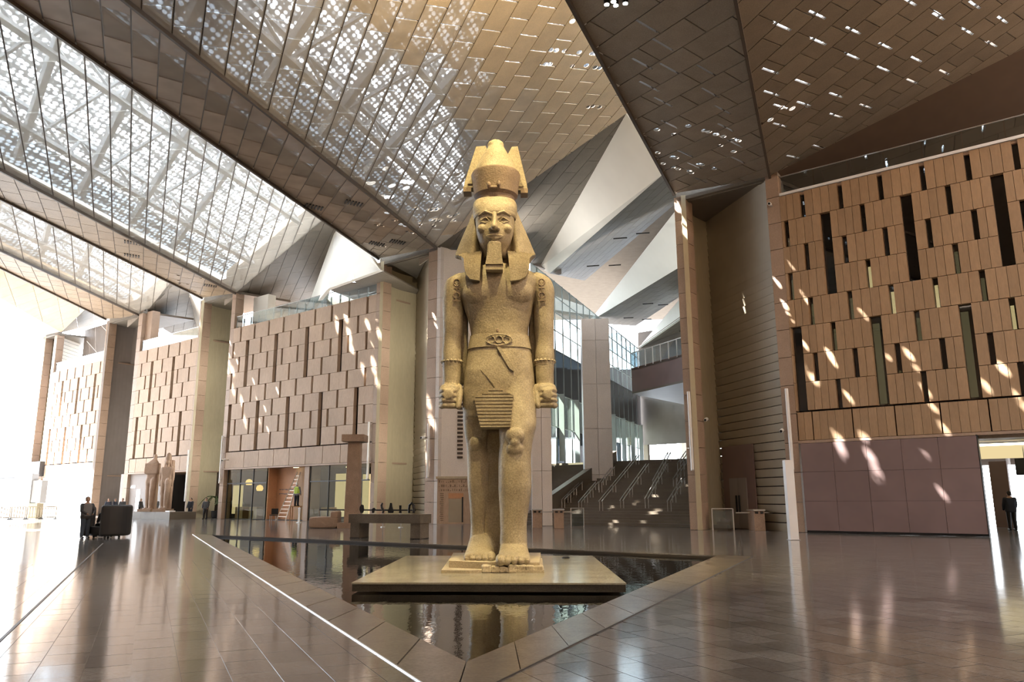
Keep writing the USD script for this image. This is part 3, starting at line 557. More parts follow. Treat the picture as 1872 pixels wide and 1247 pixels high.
balustrade(-11.9, 9, 'glass balustrade with a pale kerb along the top of the right facade', post=False, step=1.6)
tag(solo('deck_kerb', 'pale grey kerb under the glass along the right facade\'s top', 'kerb', MB().ubox(-11.95, 9, WF - .06, WF + .1, 16.43, 16.56), 'white_paint'), kind='structure')
# rooms behind the decks
tag(solo('wall_back', 'dark brown wall behind the right-hand deck', 'wall', MB().ubox(-12.5, 12, 43.5, 43.8, 16, 26), 'dark_brown'), kind='structure')
t = thing('ceiling', 'dark brown ceiling over the right-hand deck with black vents', 'ceiling', Q(-5, 41, 19), kind='structure')
part(t, 'sheet', plate([on(facets[0][0], -12.4, 36.6) + V3(0, 0, .25), on(facets[0][0], 5, 39.8) + V3(0, 0, .25), Q(6, 46, 20.5), Q(-12, 46, 18)], .15), 'dark_brown')
for u in (-9.2, -6.3, -3.4): part(t, 'vent', MB().ubox(u, u + .7, 40.6, 41.1, on(facets[0][0], u, 40)[2] - .6, on(facets[0][0], u, 40)[2] - .3), 'black')
tag(solo('wall_deck', 'grey inner wall seen over the middle left block', 'wall', MB().ubox(-80, -64, 47, 47.3, 16.4, 20), 'plum_cladding'), kind='structure')
tag(solo('wall_deck', 'dark grey inner wall seen over the far left block', 'wall', MB().ubox(-98, -84.5, 40, 40.3, 16.4, 22), 'plum_cladding'), kind='structure')
tag(solo('wall_deck', 'grey inner wall at the back of the nearest left deck', 'wall', MB().ubox(-63, -42, 49, 49.3, 16.4, 22), 'rib_cladding'), kind='structure')
tag(solo('deck_pier', 'pale pier standing at the left end of the nearest left deck', 'pier', MB().ubox(-60.1, -57.9, WF + 1.6, WF + 2.4, 16.42, 19.5), 'plaster'), kind='structure')
tag(solo('deck_pier', 'pale pier beside the far left portal', 'pier', MB().ubox(-77.4, -76.2, WF + .4, WF + 1.2, 16.42, 20.6), 'fin_stone'), kind='structure')
# ---- the fifth band, at the far left: sunlit stone sheets
a, b = EDGE['s4hi']; t = thing('ceiling', 'pale sunlit stone-sheet underside at the far left edge', 'ceiling', S(*b), kind='structure')
c, d = EDGE['s3lo']; pl4_ = facet_plane(S(*a), S(*b))
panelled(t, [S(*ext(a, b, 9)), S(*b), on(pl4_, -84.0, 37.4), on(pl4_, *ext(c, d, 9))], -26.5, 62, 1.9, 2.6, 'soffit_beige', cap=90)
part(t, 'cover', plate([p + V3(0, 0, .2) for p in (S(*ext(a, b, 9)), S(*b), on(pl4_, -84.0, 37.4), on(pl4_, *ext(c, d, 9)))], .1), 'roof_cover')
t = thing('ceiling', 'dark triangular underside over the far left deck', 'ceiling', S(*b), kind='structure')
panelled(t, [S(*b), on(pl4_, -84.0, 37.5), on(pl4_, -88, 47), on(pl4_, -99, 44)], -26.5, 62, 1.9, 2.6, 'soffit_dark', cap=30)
# ---- ground floor under the right facade: plum hoarding, then the lit passage
t = thing('hoarding', 'plum-grey panelled hoarding filling the ground floor of the right facade', 'hoarding', Q(-8.3, WF - .1))
for i in range(5):
    for j in range(3):
        u0, u1 = -11.86 + i * 1.434, -11.86 + (i + 1) * 1.434; z = .1 + j * 1.32
        part(t, 'panel', MB().ubox(u0 + .006, u1 - .006, WF - .12 + rnd.uniform(0, .006), WF, z + .006, z + 1.315), 'hoarding')
part(t, 'backing', MB().ubox(-11.9, -4.72, WF + .02, WF + .1, 0, 4.06), 'slot_dark')
part(t, 'skirting', MB().ubox(-11.86, -4.69, WF - .08, WF, 0, .1), 'black')
t = thing('wall_passage', 'lit passage beyond the hoarding with a golden ceiling cove', 'wall', Q(0, WF + 6), kind='structure')
part(t, 'jamb', MB().ubox(-4.72, -4.66, WF - .1, WF + .25, 0, 4.1), 'black')
part(t, 'ceiling', MB().ubox(-11, 9, WF + .3, WF + 14, 3.95, 4.15), 'soffit_warm'); part(t, 'cove', MB().ubox(-11, 9, WF + 6, WF + 6.3, 3.35, 3.95), 'lit_room')
for z, w in ((3.8, 2.5), (3.86, 4.5), (3.8, 9)): part(t, 'light_line', MB().ubox(-9, 9, WF + w, WF + w + .12, z, z + .06), 'lamp_cream')
for u in (-9.4, -7.6, -5.7, -3.8, -1.8, .5, 2.6): part(t, 'brown_pier', MB().ubox(u, u + .8, WF + 11, WF + 11.5, 0, 3.4), 'hoarding')
part(t, 'end_glazing', MB().ubox(-11, 9, WF + 13.8, WF + 13.9, 0, 3.3), 'sign_lit', 'glazed end wall blank with daylight')
t = thing('wall_screen', 'black display screen hanging in the passage at the right edge', 'screen', Q(-3.4, WF + 5, 2.75))
part(t, 'case', MB().ubox(-3.95, -1.9, WF + 5, WF + 5.12, 2.55, 3.28), 'black'); part(t, 'glass_front', MB().ubox(-3.9, -1.95, WF + 4.985, WF + 5, 2.6, 3.23), 'charcoal')
for u in (-3.6, -2.3): part(t, 'hanger', MB().ubox(u, u + .04, WF + 5.04, WF + 5.08, 3.28, 3.95), 'metal')
# ---- ground floor of the nearest left block: shop front
t = thing('shop_front', 'ground-floor shop front with two glass bays and a terracotta bay, under the nearest left block', 'shop front', Q(-51, WF + .3), kind='structure')
def bay(u0, u1, n, name='glass_pane'):
    s = (u1 - u0) / n
    for i in range(n):
        part(t, name, MB().ubox(u0 + i * s + .03, u0 + (i + 1) * s - .03, WF + .3, WF + .33, .05, 2.9), 'glass_green'); part(t, name, MB().ubox(u0 + i * s + .03, u0 + (i + 1) * s - .03, WF + .3, WF + .33, 2.96, 4.15), 'glass_green')
        part(t, 'mullion', MB().ubox(u0 + i * s - .03, u0 + i * s + .03, WF + .26, WF + .36, 0, 4.2), 'charcoal')
    part(t, 'transom', MB().ubox(u0, u1, WF + .27, WF + .36, 2.88, 2.97), 'charcoal')
bay(-60.2, -54.6, 3); bay(-49.0, -42.3, 3)
part(t, 'terracotta_panel', MB().ubox(-54.55, -52.0, WF + 1.2, WF + 1.3, 0, 4.15), 'terracotta'); part(t, 'oak_panel', MB().ubox(-52.0, -49.6, WF + 1.2, WF + 1.3, 0, 4.15), 'oak')
part(t, 'terracotta_panel', MB().ubox(-54.6, -54.5, WF + .4, WF + 1.3, 0, 4.15), 'terracotta'); part(t, 'pier', MB().ubox(-49.6, -49.05, WF + .2, WF + 1.3, 0, 4.2), 'fin_stone')
part(t, 'back_wall', MB().ubox(-66, -42, WF + 4.8, WF + 5, 0, 4.1), 'charcoal'); part(t, 'lit_wall', MB().ubox(-61.4, -60.0, WF + 1.6, WF + 1.7, .4, 2.8), 'shop_light', 'inner wall with warm shop light put into its glow')
part(t, 'lit_wall', MB().ubox(-47.6, -45.4, WF + 1.6, WF + 1.7, .3, 3.5), 'shop_light'); part(t, 'lit_wall', MB().ubox(-44.5, -43.6, WF + 1.6, WF + 1.7, .3, 3.4), 'shop_light')
part(t, 'floor_slab', MB().ubox(-60.3, -42, WF + .4, WF + 5, .0, .03), 'charcoal')
for u in (-58.6, -57.0): part(t, 'pendant', MB().lathe([(.03, .5), (.22, .42), (.30, .2), (.22, 0)], tuple(Q(u, WF + 1.3, 2.3 + .5 * (u < -58))), 14), 'lamp_warm')
for u in (-59.6, -57.6, -48.2): part(t, 'display_case', MB().ubox(u, u + 1.1, WF + .8, WF + 1.4, 0, 1.0), 'oak')
for u, z in ((-51.9, 4.05), (-50.4, 4.05), (-45.5, 3.9)): part(t, 'downlight', MB().ubox(u, u + .5, WF + .8, WF + 1.0, z, z + .06), 'lamp_cream')
# faint lettering on the terracotta bay
for row, (z, a, b) in enumerate(((2.33, -54.1, -52.3), (2.0, -54.1, -52.2))):
    x = a
    while x < b:
        L = rnd.uniform(.08, .22); part(t, 'lettering', MB().ubox(x, min(x + L, b), WF + 1.185, WF + 1.2, z + rnd.uniform(-.03, .03), z + rnd.uniform(.06, .12)), 'hoarding'); x += L + .05
# ground floor of the middle left block: plum wall, doorway, warm recess
t = thing('wall_ground', 'plum-grey ground-floor wall under the middle left block with a lit recess', 'wall', Q(-72, WF + 2), kind='structure')
part(t, 'wall_sheet', MB().ubox(-79.4, -70.2, WF + .3, WF + .6, 0, 4.15), 'plum_cladding'); part(t, 'recess_back', MB().ubox(-70.2, -66.2, WF + 3, WF + 3.2, 0, 4.15), 'slot_dark')
part(t, 'lit_panel', MB().ubox(-68.9, -67.0, WF + 2.9, WF + 3, .2, 2.6), 'lamp_warm'); part(t, 'lit_panel', MB().ubox(-70.1, -69.6, WF + 2.9, WF + 3, .2, 2.4), 'lamp_warm')
part(t, 'exit_sign', MB().ubox(-77.0, -76.3, WF + .2, WF + .3, 2.72, 2.98), 'sign_lit'); part(t, 'bright_doorway', MB().ubox(-75.9, -75.2, WF + .24, WF + .3, .5, 2.6), 'sign_lit')
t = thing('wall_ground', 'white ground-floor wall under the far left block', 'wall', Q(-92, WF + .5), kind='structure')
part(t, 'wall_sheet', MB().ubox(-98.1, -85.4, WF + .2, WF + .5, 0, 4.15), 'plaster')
# the far left: canopy and the open end
t = thing('entrance_canopy', 'grey canopy band across the bright entrance at the left edge', 'canopy', Q(-108, WF - 4))
part(t, 'fascia', MB().ubox(-125, -97.5, WF - .5, WF + .5, 4.3, 6.0), 'charcoal'); part(t, 'soffit', MB().ubox(-125, -97.5, WF + .5, WF + 4, 4.3, 4.45), 'white_paint')
# ---- the rest of the hall around and behind the viewer, and sheets added to block light
tag(solo('wall_right', 'unseen wall added right of the view to darken that side of the hall', 'wall', MB().ubox(12, 12.4, -16, 46, 0, 24), 'panel_stone_right'), kind='structure')  # the hall runs on here; wall added to darken the right side
tag(solo('wall_rear', 'plain stone wall of the hall behind the view', 'wall', MB().ubox(-150, 12, -16.4, -16, 0, 24), 'panel_stone'), kind='structure')
tag(solo('ceiling', 'closed stone roof over the hall behind the view', 'ceiling', MB().ubox(-62, 12, -16, -8.5, 19, 19.3), 'roof_cover'), kind='structure')
tag(solo('wall_back', 'dark wall closing the rooms behind the right facade', 'wall', MB().ubox(-12, 12, 52, 52.3, 0, 26), 'dark_brown'), kind='structure')

tag(solo('ceiling', 'unseen roof added over the far left of the hall to block the sun', 'ceiling', MB().ubox(-82, -17, -16, 5.5, 23.6, 23.9), 'roof_cover'), kind='structure')  # added roof, keeps the sun off the left floor and blocks
tag(solo('wall_inner', 'grey wall closing the stair hall on the right', 'wall', wall_quad((26, 62), (13.5, 41.5), 0, 26, .4), 'plum_cladding'), kind='structure')
for u0, u1 in ((-60.4, -41.8), (-77.4, -66.3)):
    tag(solo('wall_core', 'dark inner wall closing the rooms behind a left block', 'wall', MB().ubox(u0 - 5, u1 + 2.5, WF + 5.2, WF + 5.5, 0, 16.3), 'dark_brown'), kind='structure')

tag(solo('ceiling', 'flat roof added high over the stair hall to shut out the sky', 'ceiling', MB().prism([(-6, 38), (28, 44), (32, 110), (-8, 110)], 27.2, 27.5, V3(0, 0, 0), V3(1, 0, 0), V3(0, 1, 0), V3(0, 0, 1)), 'roof_cover'), kind='structure')  # added above the folds so that only the glazing lights the stair
for p, q, z in (((-6, 52), (4, 63), 20.2), ((32, 110), (26, 60), 0), ((28, 44), (26, 62), 0)):
    tag(solo('wall_inner', 'plain wall closing the stair hall', 'wall', wall_quad(q, p, z, 27.3, .3), 'plum_cladding'), kind='structure')
a, b = EDGE['s4hi']; t = thing('ceiling', 'soffit band added at the far left to block the sun, glare put into its white', 'ceiling', S(*b), kind='structure')
part(t, 'sheet', plate([S(*ext(a, b, 9)), S(*b), S(b[0] - 6.5, b[1]), S(ext(a, b, 9)[0] - 6.5, 9)], .3), 'plaster')  # added and widened as a sun block; the white stands in for glare
# ================================================================ floor, pool, stair
POOL_IN = [(-14.09, 36.94), (5.78, 22.49), (-.47, 8.19)]; POOL_OUT = [(-15.2, 37.6), (6.61, 22.02), (-.48, 6.64)]
hole = Polygon(POOL_IN); X, Y, Z = V3(1, 0, 0), V3(0, 1, 0), V3(0, 0, 1)
rim = Polygon([POOL_OUT[0], POOL_IN[0], POOL_IN[1], POOL_OUT[1], POOL_OUT[2]])
t = thing('floor', 'polished dark stone floor of small oblong tiles, mirroring the hall', 'floor', (0, 20, 0), kind='structure')
# oblong tiles along the hall's grid, real joints where they can be told apart
ta, tb = V3(math.sin(rad(-25)), math.cos(rad(-25)), 0), V3(math.cos(rad(-25)), -math.sin(rad(-25)), 0)
TW, TL = .42, .62; near = []; zone = Polygon([(-13.5, 25), (-3.2, 6.4), (4.2, 6.4), (11.5, 19), (8.5, 26.5), (6.2, 21.5), (-.48, 6.0), (-14.8, 37), (-20, 33)])
zone = zone.buffer(0)
for i in range(-60, 61):
    for j in range(-20, 90):
        x, y = i * TW, j * TL + (TL / 2 if i % 2 else 0) + ((i * 37) % 7) * .013
        c = ta * (y + TL / 2) + tb * (x + TW / 2)
        if c[1] < 5.5 or c[1] > 30 or not seen(c, 80): continue
        q = Polygon([(ta * (y + yy) + tb * (x + xx))[:2] for xx, yy in ((.004, .004), (TW - .004, .004), (TW - .004, TL - .004), (.004, TL - .004))])
        if np.linalg.norm(c - EYE) > 24: continue
        if q.intersects(rim): q = q.difference(rim.buffer(.012))
        if q.geom_type != 'Polygon' or q.area < .01: continue
        near.append((float(np.linalg.norm(c - EYE)), q))
near.sort(key=lambda z: z[0]); more = MB()
def tile_mesh(q):
    v, f = MB().prism(q, -.01, .002, V3(0, 0, 0), X, Y, Z).get(); m = v.mean(0); v = v.copy(); v[:, 2] += (v[:, :2] - m[:2]) @ np.array([rnd.gauss(0, .0013), rnd.gauss(0, .0013)]); return v, f
for k, (d, q) in enumerate(near):
    v, f = tile_mesh(q)
    if k < 300: part(t, 'floor_tile', (v, f), 'floor_stone')
    else: more.add(v, f)
part(t, 'tile_field', more, 'floor_stone', kind='stuff')
part(t, 'drain_channel', MB().bar((-4.2, 5.6, .004), (-15.6, 30.2, .004), .035, .01), 'joint', 'dark straight channel across the left of the floor')
big = sbox(-220, -40, 60, 160).difference(rim.buffer(.01)); part(t, 'slab', MB().prism(big, -.3, -.004, V3(0, 0, 0), X, Y, Z), 'floor_stone')
# ---- the three-cornered pool
t = thing('pool', 'three-cornered dark reflecting pool with flush stone coping around the statue', 'pool', (-.3, 20, -.3), kind='structure')
part(t, 'basin_floor', MB().prism(rim, -.50, -.42, V3(0, 0, 0), X, Y, Z), 'pool_basin')
for i in range(3): a, b = POOL_IN[i], POOL_IN[(i + 1) % 3]; part(t, 'basin_wall', wall_quad((*a,), (*b,), -.42, -.03, .08), 'pool_basin')
def coping(a, b, oa, ob, n):
    a, b, oa, ob = (V3(*q, 0) for q in (a, b, oa, ob))
    for i in range(n):
        f0, f1 = i / n + .0006, (i + 1) / n - .0006; p = [a + (b - a) * f0, a + (b - a) * f1, oa + (ob - oa) * f1, oa + (ob - oa) * f0]
        bot = [q + Z * -.12 for q in p]; top = [q + Z * (.016 + rnd.uniform(-.0008, .0008)) for q in p]
        if np.cross(p[1] - p[0], p[2] - p[0])[2] < 0: bot, top = bot[::-1], top[::-1]
        part(t, 'coping_stone', MB().hexa(np.array(bot + top)), 'coping_stone')
coping(POOL_IN[0], POOL_IN[2], POOL_OUT[0], POOL_OUT[2], 22); coping(POOL_IN[2], POOL_IN[1], POOL_OUT[2], POOL_OUT[1], 13)
for a, b in ((POOL_OUT[0], POOL_OUT[2]), (POOL_OUT[2], POOL_OUT[1])): part(t, 'edge_channel', MB().bar((*a, .0), (*b, .0), .024, .03), 'metal' if a == POOL_OUT[0] else 'joint')
part(t, 'water', MB().prism(hole, -.20, -.09, V3(0, 0, 0), X, Y, Z), 'water', 'still dark water')
# ---- the great stair
t = thing('great_stair', 'broad dark stone stair rising inland behind the statue', 'stair', Q(-25, 45), kind='structure')
N = 26
for i in range(N):
    w0, z1 = 40 + i * .385, (i + 1) * .163; ul = max(-35.5, -33.5 - .05 * i)
    part(t, 'step', MB().ubox(ul, -17.0, w0, w0 + .8, z1 - .163 - .02 * (i > 0), z1), 'stair_stone')
part(t, 'landing', MB().ubox(-42, -14, 50, 92, 4.0, 4.24), 'stair_stone'); part(t, 'infill', MB().ubox(-42, -14, 50.3, 50.6, 0, 4.1), 'stair_stone')
k = 0
RAILS = [((-29.05, 42.03, .85), (-29.44, 44.82, 2.03), 'at the far left of the lower flight'), ((-27.49, 41.64, .69), (-28.14, 44.8, 2.02), 'second from the left on the lower flight'), ((-27.77, 44.56, 1.92), (-28.38, 47.34, 3.08), 'at the left of the upper flight'), ((-26.06, 41.76, .74), (-27.5, 49.35, 3.93), 'running the whole height left of the middle'),
         ((-24.62, 41.89, .79), (-25.87, 47.7, 3.23), 'climbing the middle of the stair'), ((-23.03, 42.11, .89), (-24.39, 47.62, 3.2), 'right of the middle'), ((-21.36, 41.75, .73), (-21.99, 45.1, 2.14), 'on the lower flight nearest the right-hand portal'), ((-23.89, 44.82, 2.02), (-25.19, 49.69, 4.07), 'on the upper flight behind the middle'), ((-22.55, 45.01, 2.1), (-23.09, 47.9, 3.32), 'on the middle flight nearest the right-hand portal'), ((-23.46, 47.56, 3.18), (-23.87, 49.84, 4.13), 'short one at the top right of the stair')]
for a, b, where in RAILS:
    h = thing('stair_handrail', 'double metal handrail ' + where, 'handrail', Q(*a), 'double handrails on the great stair')
    for du in (0, .22):
        p, q = Q(a[0] + du, a[1], a[2] - .1), Q(b[0] + du, b[1], b[2] - .1); part(h, 'rail', MB().bar(p + Z * .75, q + Z * .75, .045), 'metal')
        for f in (0.02, .34, .66, .98): m = p + (q - p) * f; part(h, 'post', MB().bar(m - Z * .1, m + Z * .75, .035), 'metal')
# ---- glazed wall along the stair, with its fins
t = thing('window_1', 'tall glazed wall along the left side of the great stair, dark below and bright with daylight near its top', 'window', (2.6, 61.5, 0), kind='structure')
A, B = V3(1.2, 57.9, 0), V3(15.9, 95.0, 0); D = (B - A) / np.linalg.norm(B - A); L = float(np.linalg.norm(B - A)); O = V3(D[1], -D[0], 0)
def wall_box(s0, s1, z0, z1, o0=0, o1=.05): p = [A + D * s + O * o for s, o in ((s0, o0), (s1, o0), (s1, o1), (s0, o1))]; return MB().hexa([q + Z * z for z in (z0, z1) for q in p[::1]])
step = 2.2; nn = int(L / step)
for i in range(nn):
    s0, s1 = i * step, (i + 1) * step
    for z0, z1, m in ((17.2, 19.9, 'glass_rail'), (13.9, 17.2, 'glass_clear'), (10.2, 13.9, 'glass_dark'), (7.4, 10.2, 'glass_green'), (4.3, 7.4, 'glass_clear' if i % 3 else 'glass_dark'), (0, 4.3, 'glass_dark')):
        part(t, 'glass_pane', wall_box(s0 + .03, s1 - .03, z0 + .03, z1 - .03, 0, .03), m)
    part(t, 'mullion', wall_box(s0 - .04, s0 + .04, 0, 20, -.02, .07), 'mullion')
    if i % 2: part(t, 'fin', wall_box(s0 + .5, s0 + .62, 4.6, 10.2, .1, .55), 'mullion')
for z in (4.3, 7.4, 10.2, 13.9, 15.6, 17.2, 18.6, 19.9): part(t, 'transom', wall_box(0, L, z - .03, z + .03, -.02, .06), 'mullion')
def pier(x, y, wd, z1, label, m='fin_stone', dep=1.2):
    h = thing('pier', label, 'pier', (x, y, 0)); n = int(z1 / 3.2) + 1
    for k in range(n):
        for s in (-1, 1): part(h, 'stone', MB().box(x + min(0, s) * wd + .01, x + max(0, s) * wd - .01, y, y + dep, k * 3.2 + .01, min((k + 1) * 3.2 - .01, z1)), m)
pier(6.05, 54.6, 1.0, 14.4, 'tall pale stone pier in front of the glazed wall by the great stair', 'pale_pier')
pier(1.75, 46.6, .6, 15.2, 'tall pale stone pier just right of the statue\'s legs', 'pale_pier')
tag(solo('stair_cheek', 'sloping stone cheek wall at the left foot of the great stair', 'wall', MB().prism([(0, 0), (9.6, 4.2), (9.6, 5.0), (.0, 1.3)], -.5, 0, Q(-29.9, 40.2), EW * 1.0, Z, -EU), 'stair_stone'), kind='structure')
# bridge over the stair
t = thing('bridge', 'brown gallery bridge crossing above the great stair, with a glass parapet', 'bridge', (10, 51, 9), kind='structure')
b0, b1, bd = V3(11.9, 46.9, 0), V3(8.55, 54.5, 0), EW * 16
part(t, 'fascia', MB().hexa([q + Z * z for z in (9.0, 10.7) for q in (b1, b0, b0 + EW * .4, b1 + EW * .4)]), 'hoarding'); part(t, 'soffit', MB().hexa([q + Z * z for z in (8.85, 9.0) for q in (b1, b0, b0 + bd, b1 + bd)]), 'stair_stone')
part(t, 'deck', MB().hexa([q + Z * z for z in (10.5, 10.65) for q in (b1, b0, b0 + bd, b1 + bd)]), 'stair_stone')
for k in range(9):
    p, q = b0 + (b1 - b0) * k / 9, b0 + (b1 - b0) * (k + 1) / 9; part(t, 'glass_panel', wall_quad(q, p, 10.7, 11.75, .02), 'glass_rail'); part(t, 'post', MB().bar(p + Z * 10.6, p + Z * 11.8, .07), 'white_paint')
part(t, 'top_rail', MB().bar(b0 + Z * 11.78, b1 + Z * 11.78, .06), 'metal')
# the end wall inland with its daylit opening
t = thing('wall_end', 'grey end wall beyond the great stair, a strip of daylight under it', 'wall', (16, 92, 8), kind='structure')
part(t, 'wall_sheet', wall_quad((15.9, 95), (24, 88), 7.9, 22, .4), 'plum_cladding'); part(t, 'side_wall', wall_quad((24, 88), (24, 60), 4.2, 22, .4), 'plum_cladding')
part(t, 'pier', wall_quad((15.9, 95), (16.5, 94.5), 4.2, 8, .4), 'rib_cladding')

t = thing('building', 'dark building seen through the glazed wall, daylight above and beneath it', 'building', (12, 126, 0))
for k in range(9): part(t, 'bay', MB().box(-8 + k * 4.3, -8 + k * 4.3 + 4.2, 125, 128, 11.2, 22.3 + .3 * (k % 2)), 'charcoal')
for k in range(5): part(t, 'pillar', MB().box(-7 + k * 8.6, -6 + k * 8.6, 125.5, 127, 0, 11.2), 'rib_cladding')
def spart(o, name, mesh, m, label=None, smooth=False):
    v, f, n = meshkit.arrays(mesh.get() if isinstance(mesh, MB) else mesh, smooth); v = v + V3(0, SY, 0)
    g = part(o, name, (v, f), m, label)
    if n is not None: q = UsdGeom.Mesh(g); q.CreateNormalsAttr(Vt.Vec3fArray.FromNumpy(n.astype(np.float32))); q.SetNormalsInterpolation('vertex')
    return g
# ================================================================ the colossus
SY = 18.2
t = thing('statue', 'colossal standing stone statue of a crowned king with a square beard, in the pool', 'statue', (-.33, SY, .1))
CX, SX = -.41, -.33
torso = loft([(3.45, -.31, .02, .83, .50, 2.8), (3.9, -.31, .0, .875, .55, 2.8), (4.45, -.31, .0, .83, .56, 2.7), (5.05, -.30, .0, .75, .52, 2.6), (5.42, -.30, .0, .68, .47, 2.4), (5.75, -.31, .0, .73, .48, 2.4), (6.2, -.33, .0, .85, .55, 2.4), (6.55, -.34, .02, .95, .60, 2.6), (6.85, -.34, .04, 1.0, .55, 2.6), (7.05, -.34, .06, .85, .45, 2.4), (7.22, -.36, .08, .5, .36, 2.2)], 64, .05)
pecs = [ball((SX - .40, -.36, 6.46), (.46, .24, .36)), ball((SX + .38, -.36, 6.46), (.46, .24, .36))]
body = [torso] + pecs
# arms hang straight, fists closed on short rolls
for s, xs in ((-1, (-1.33, -1.43, -1.45, -1.44)), (1, (.70, .78, .79, .78))):
    arm = loft([(4.15, xs[3], -.05, .21, .24, 2.3), (4.55, xs[3], -.03, .215, .23, 2.3), (4.95, xs[2], .0, .235, .27, 2.3), (5.25, xs[2], .03, .225, .25, 2.3), (5.7, xs[1], .06, .245, .29, 2.3), (6.25, xs[1], .06, .255, .32, 2.3), (6.6, xs[0] + s * .05, .06, .29, .35, 2.3), (6.85, xs[0], .06, .26, .33, 2.3), (7.02, xs[0] - s * .12, .06, .13, .2, 2.2)], 36, .05)
    body += [arm]
    fx = xs[3] + s * .02
    body += [rbox(fx - .24, fx + .24, -.42, .22, 3.72, 4.26, .11)]
    for k in range(4):                                            # four fingers curled round the roll, knuckles to the side and front
        z = 4.08 - k * .115; l = (.30, .33, .31, .26)[k]
        body += [bones([((fx - s * .02 + s * .21, -.30, z), .075), ((fx - s * .02 + s * .14, -.30 - .16 * l / .33, z), .072), ((fx - s * .14, -.36, z), .066), ((fx - s * .22, -.22, z), .06)])]
    body += [bones([((fx - s * .20, -.16, 4.20), .085), ((fx - s * .235, -.32, 4.02), .08), ((fx - s * .22, -.42, 3.80), .07), ((fx - s * .20, -.44, 3.70), .06)])]   # thumb, down the inner side
    body += [m3.Manifold.cylinder(.62, .125, .125, 24).rotate([90, 0, 0]).translate([fx + s * .02, .1, 3.98])]
    body += [rbox(min(SX + s * .75, fx), max(SX + s * .75, fx), .12, .42, 4.3, 6.6, .06)]     # stone left between arm and body
# legs: the one on the viewer's right strides forward
legL = loft([(.62, -.80, .18, .21, .30, 2.4), (.95, -.80, .14, .17, .22, 2.3), (1.45, -.80, .12, .205, .26, 2.3), (2.0, -.81, .10, .25, .31, 2.3), (2.5, -.82, .10, .25, .31, 2.3), (2.85, -.84, .05, .245, .27, 2.3), (3.15, -.86, .04, .28, .31, 2.4), (3.7, -.82, .05, .34, .42, 2.5), (4.3, -.74, .03, .34, .46, 2.5)], 40, .05)
legR = loft([(.62, .02, -.62, .31, .34, 2.4), (.95, .015, -.66, .295, .28, 2.3), (1.45, .03, -.62, .33, .33, 2.3), (2.0, .05, -.58, .375, .40, 2.3), (2.45, .05, -.56, .37, .40, 2.3), (2.75, .07, -.56, .365, .38, 2.3), (3.0, .09, -.50, .395, .42, 2.3), (3.3, .12, -.38, .44, .46, 2.4), (3.8, .12, -.2, .44, .48, 2.5), (4.2, .08, -.06, .42, .49, 2.5), (4.7, .04, .0, .38, .50, 2.5)], 44, .05)
body += [legL, legR]
body += [ball((.06, -.93, 2.98), (.22, .12, .20)), ball((.06, -.92, 2.70), (.20, .11, .15)), ball((.05, -.94, 2.84), (.13, .12, .16)), ball((-.86, -.22, 2.86), (.16, .1, .17))]
body += [rbox(-.66, .05, .0, .95, .3, 3.9, .05), rbox(-.80, .12, .35, 1.0, .3, 7.4, .06)]     # stone between the legs, back pillar
def foot(x, y, w, ang=0):
    f = loft([(-.95, 0, .10, w * .46, .10, 2.6), (-.7, 0, .13, w * .5, .13, 2.5), (-.35, 0, .20, w * .47, .20, 2.4), (.0, 0, .30, w * .42, .30, 2.3), (.28, 0, .30, w * .36, .30, 2.3), (.42, 0, .2, w * .3, .2, 2.2)], 30, .05, 1)
    o = [f]
    for k in range(5):
        tx = (-.40 + .2 * k) * w * (1 if ang >= 0 else -1); big = k == 0; tl = (.24, .25, .21, .16, .11)[k]; r = (.102, .082, .076, .07, .062)[k] * w / .62
        o += [bones([((tx, -.70, .13), r), ((tx, -.84 - tl * .4, .12), r * .95), ((tx, -.84 - tl * .8, .075), r * .8)], 12), ball((tx, -.86 - tl * .78, .075 + r * .5), (r * .62, r * .55, r * .28), 10)]
    return union(o).translate([x, y, .24])
body += [foot(-.74, .02, .66, -1), foot(.02, -.62, .70, 1)]
# head and face
head = loft([(7.38, CX, .02, .30, .30, 2.2), (7.56, CX, -.14, .27, .36, 2.2), (7.64, CX, -.20, .33, .39, 2.3), (7.80, CX, -.20, .40, .43, 2.4), (8.05, CX, -.17, .465, .47, 2.4), (8.35, CX, -.15, .485, .48, 2.4), (8.6, CX, -.12, .48, .46, 2.4), (8.8, CX, -.06, .45, .42, 2.4)], 56, .04)
face = [head, bones([((CX, -.60, 8.36), .06), ((CX, -.70, 8.12), .06), ((CX, -.78, 7.96), .085)]), ball((CX - .075, -.68, 7.94), (.065, .085, .055)), ball((CX + .075, -.68, 7.94), (.065, .085, .055))]
face += [bones([((CX - .18, -.60, 7.79), .022), ((CX - .06, -.665, 7.785), .042), ((CX + .06, -.665, 7.785), .042), ((CX + .18, -.60, 7.79), .022)]), bones([((CX - .16, -.605, 7.765), .026), ((CX, -.655, 7.71), .055), ((CX + .16, -.605, 7.765), .026)]), ball((CX, -.58, 7.58), (.17, .12, .10))]
sock = []
for s in (-1, 1):
    face += [bones([((CX + s * .07, -.625, 8.345), .035), ((CX + s * .22, -.625, 8.40), .038), ((CX + s * .38, -.51, 8.345), .03)]), ball((CX + s * .29, -.52, 8.0), (.15, .11, .13))]
    sock += [ball((CX + s * .225, -.655, 8.19), (.155, .10, .085))]
    face += [bones([((CX + s * .49, .0, 8.30), .07), ((CX + s * .53, -.03, 8.22), .075), ((CX + s * .51, -.03, 8.02), .055)]), ball((CX + s * .56, .0, 8.27), (.04, .10, .09))]
face = union(face) - union(sock)
eyes = []
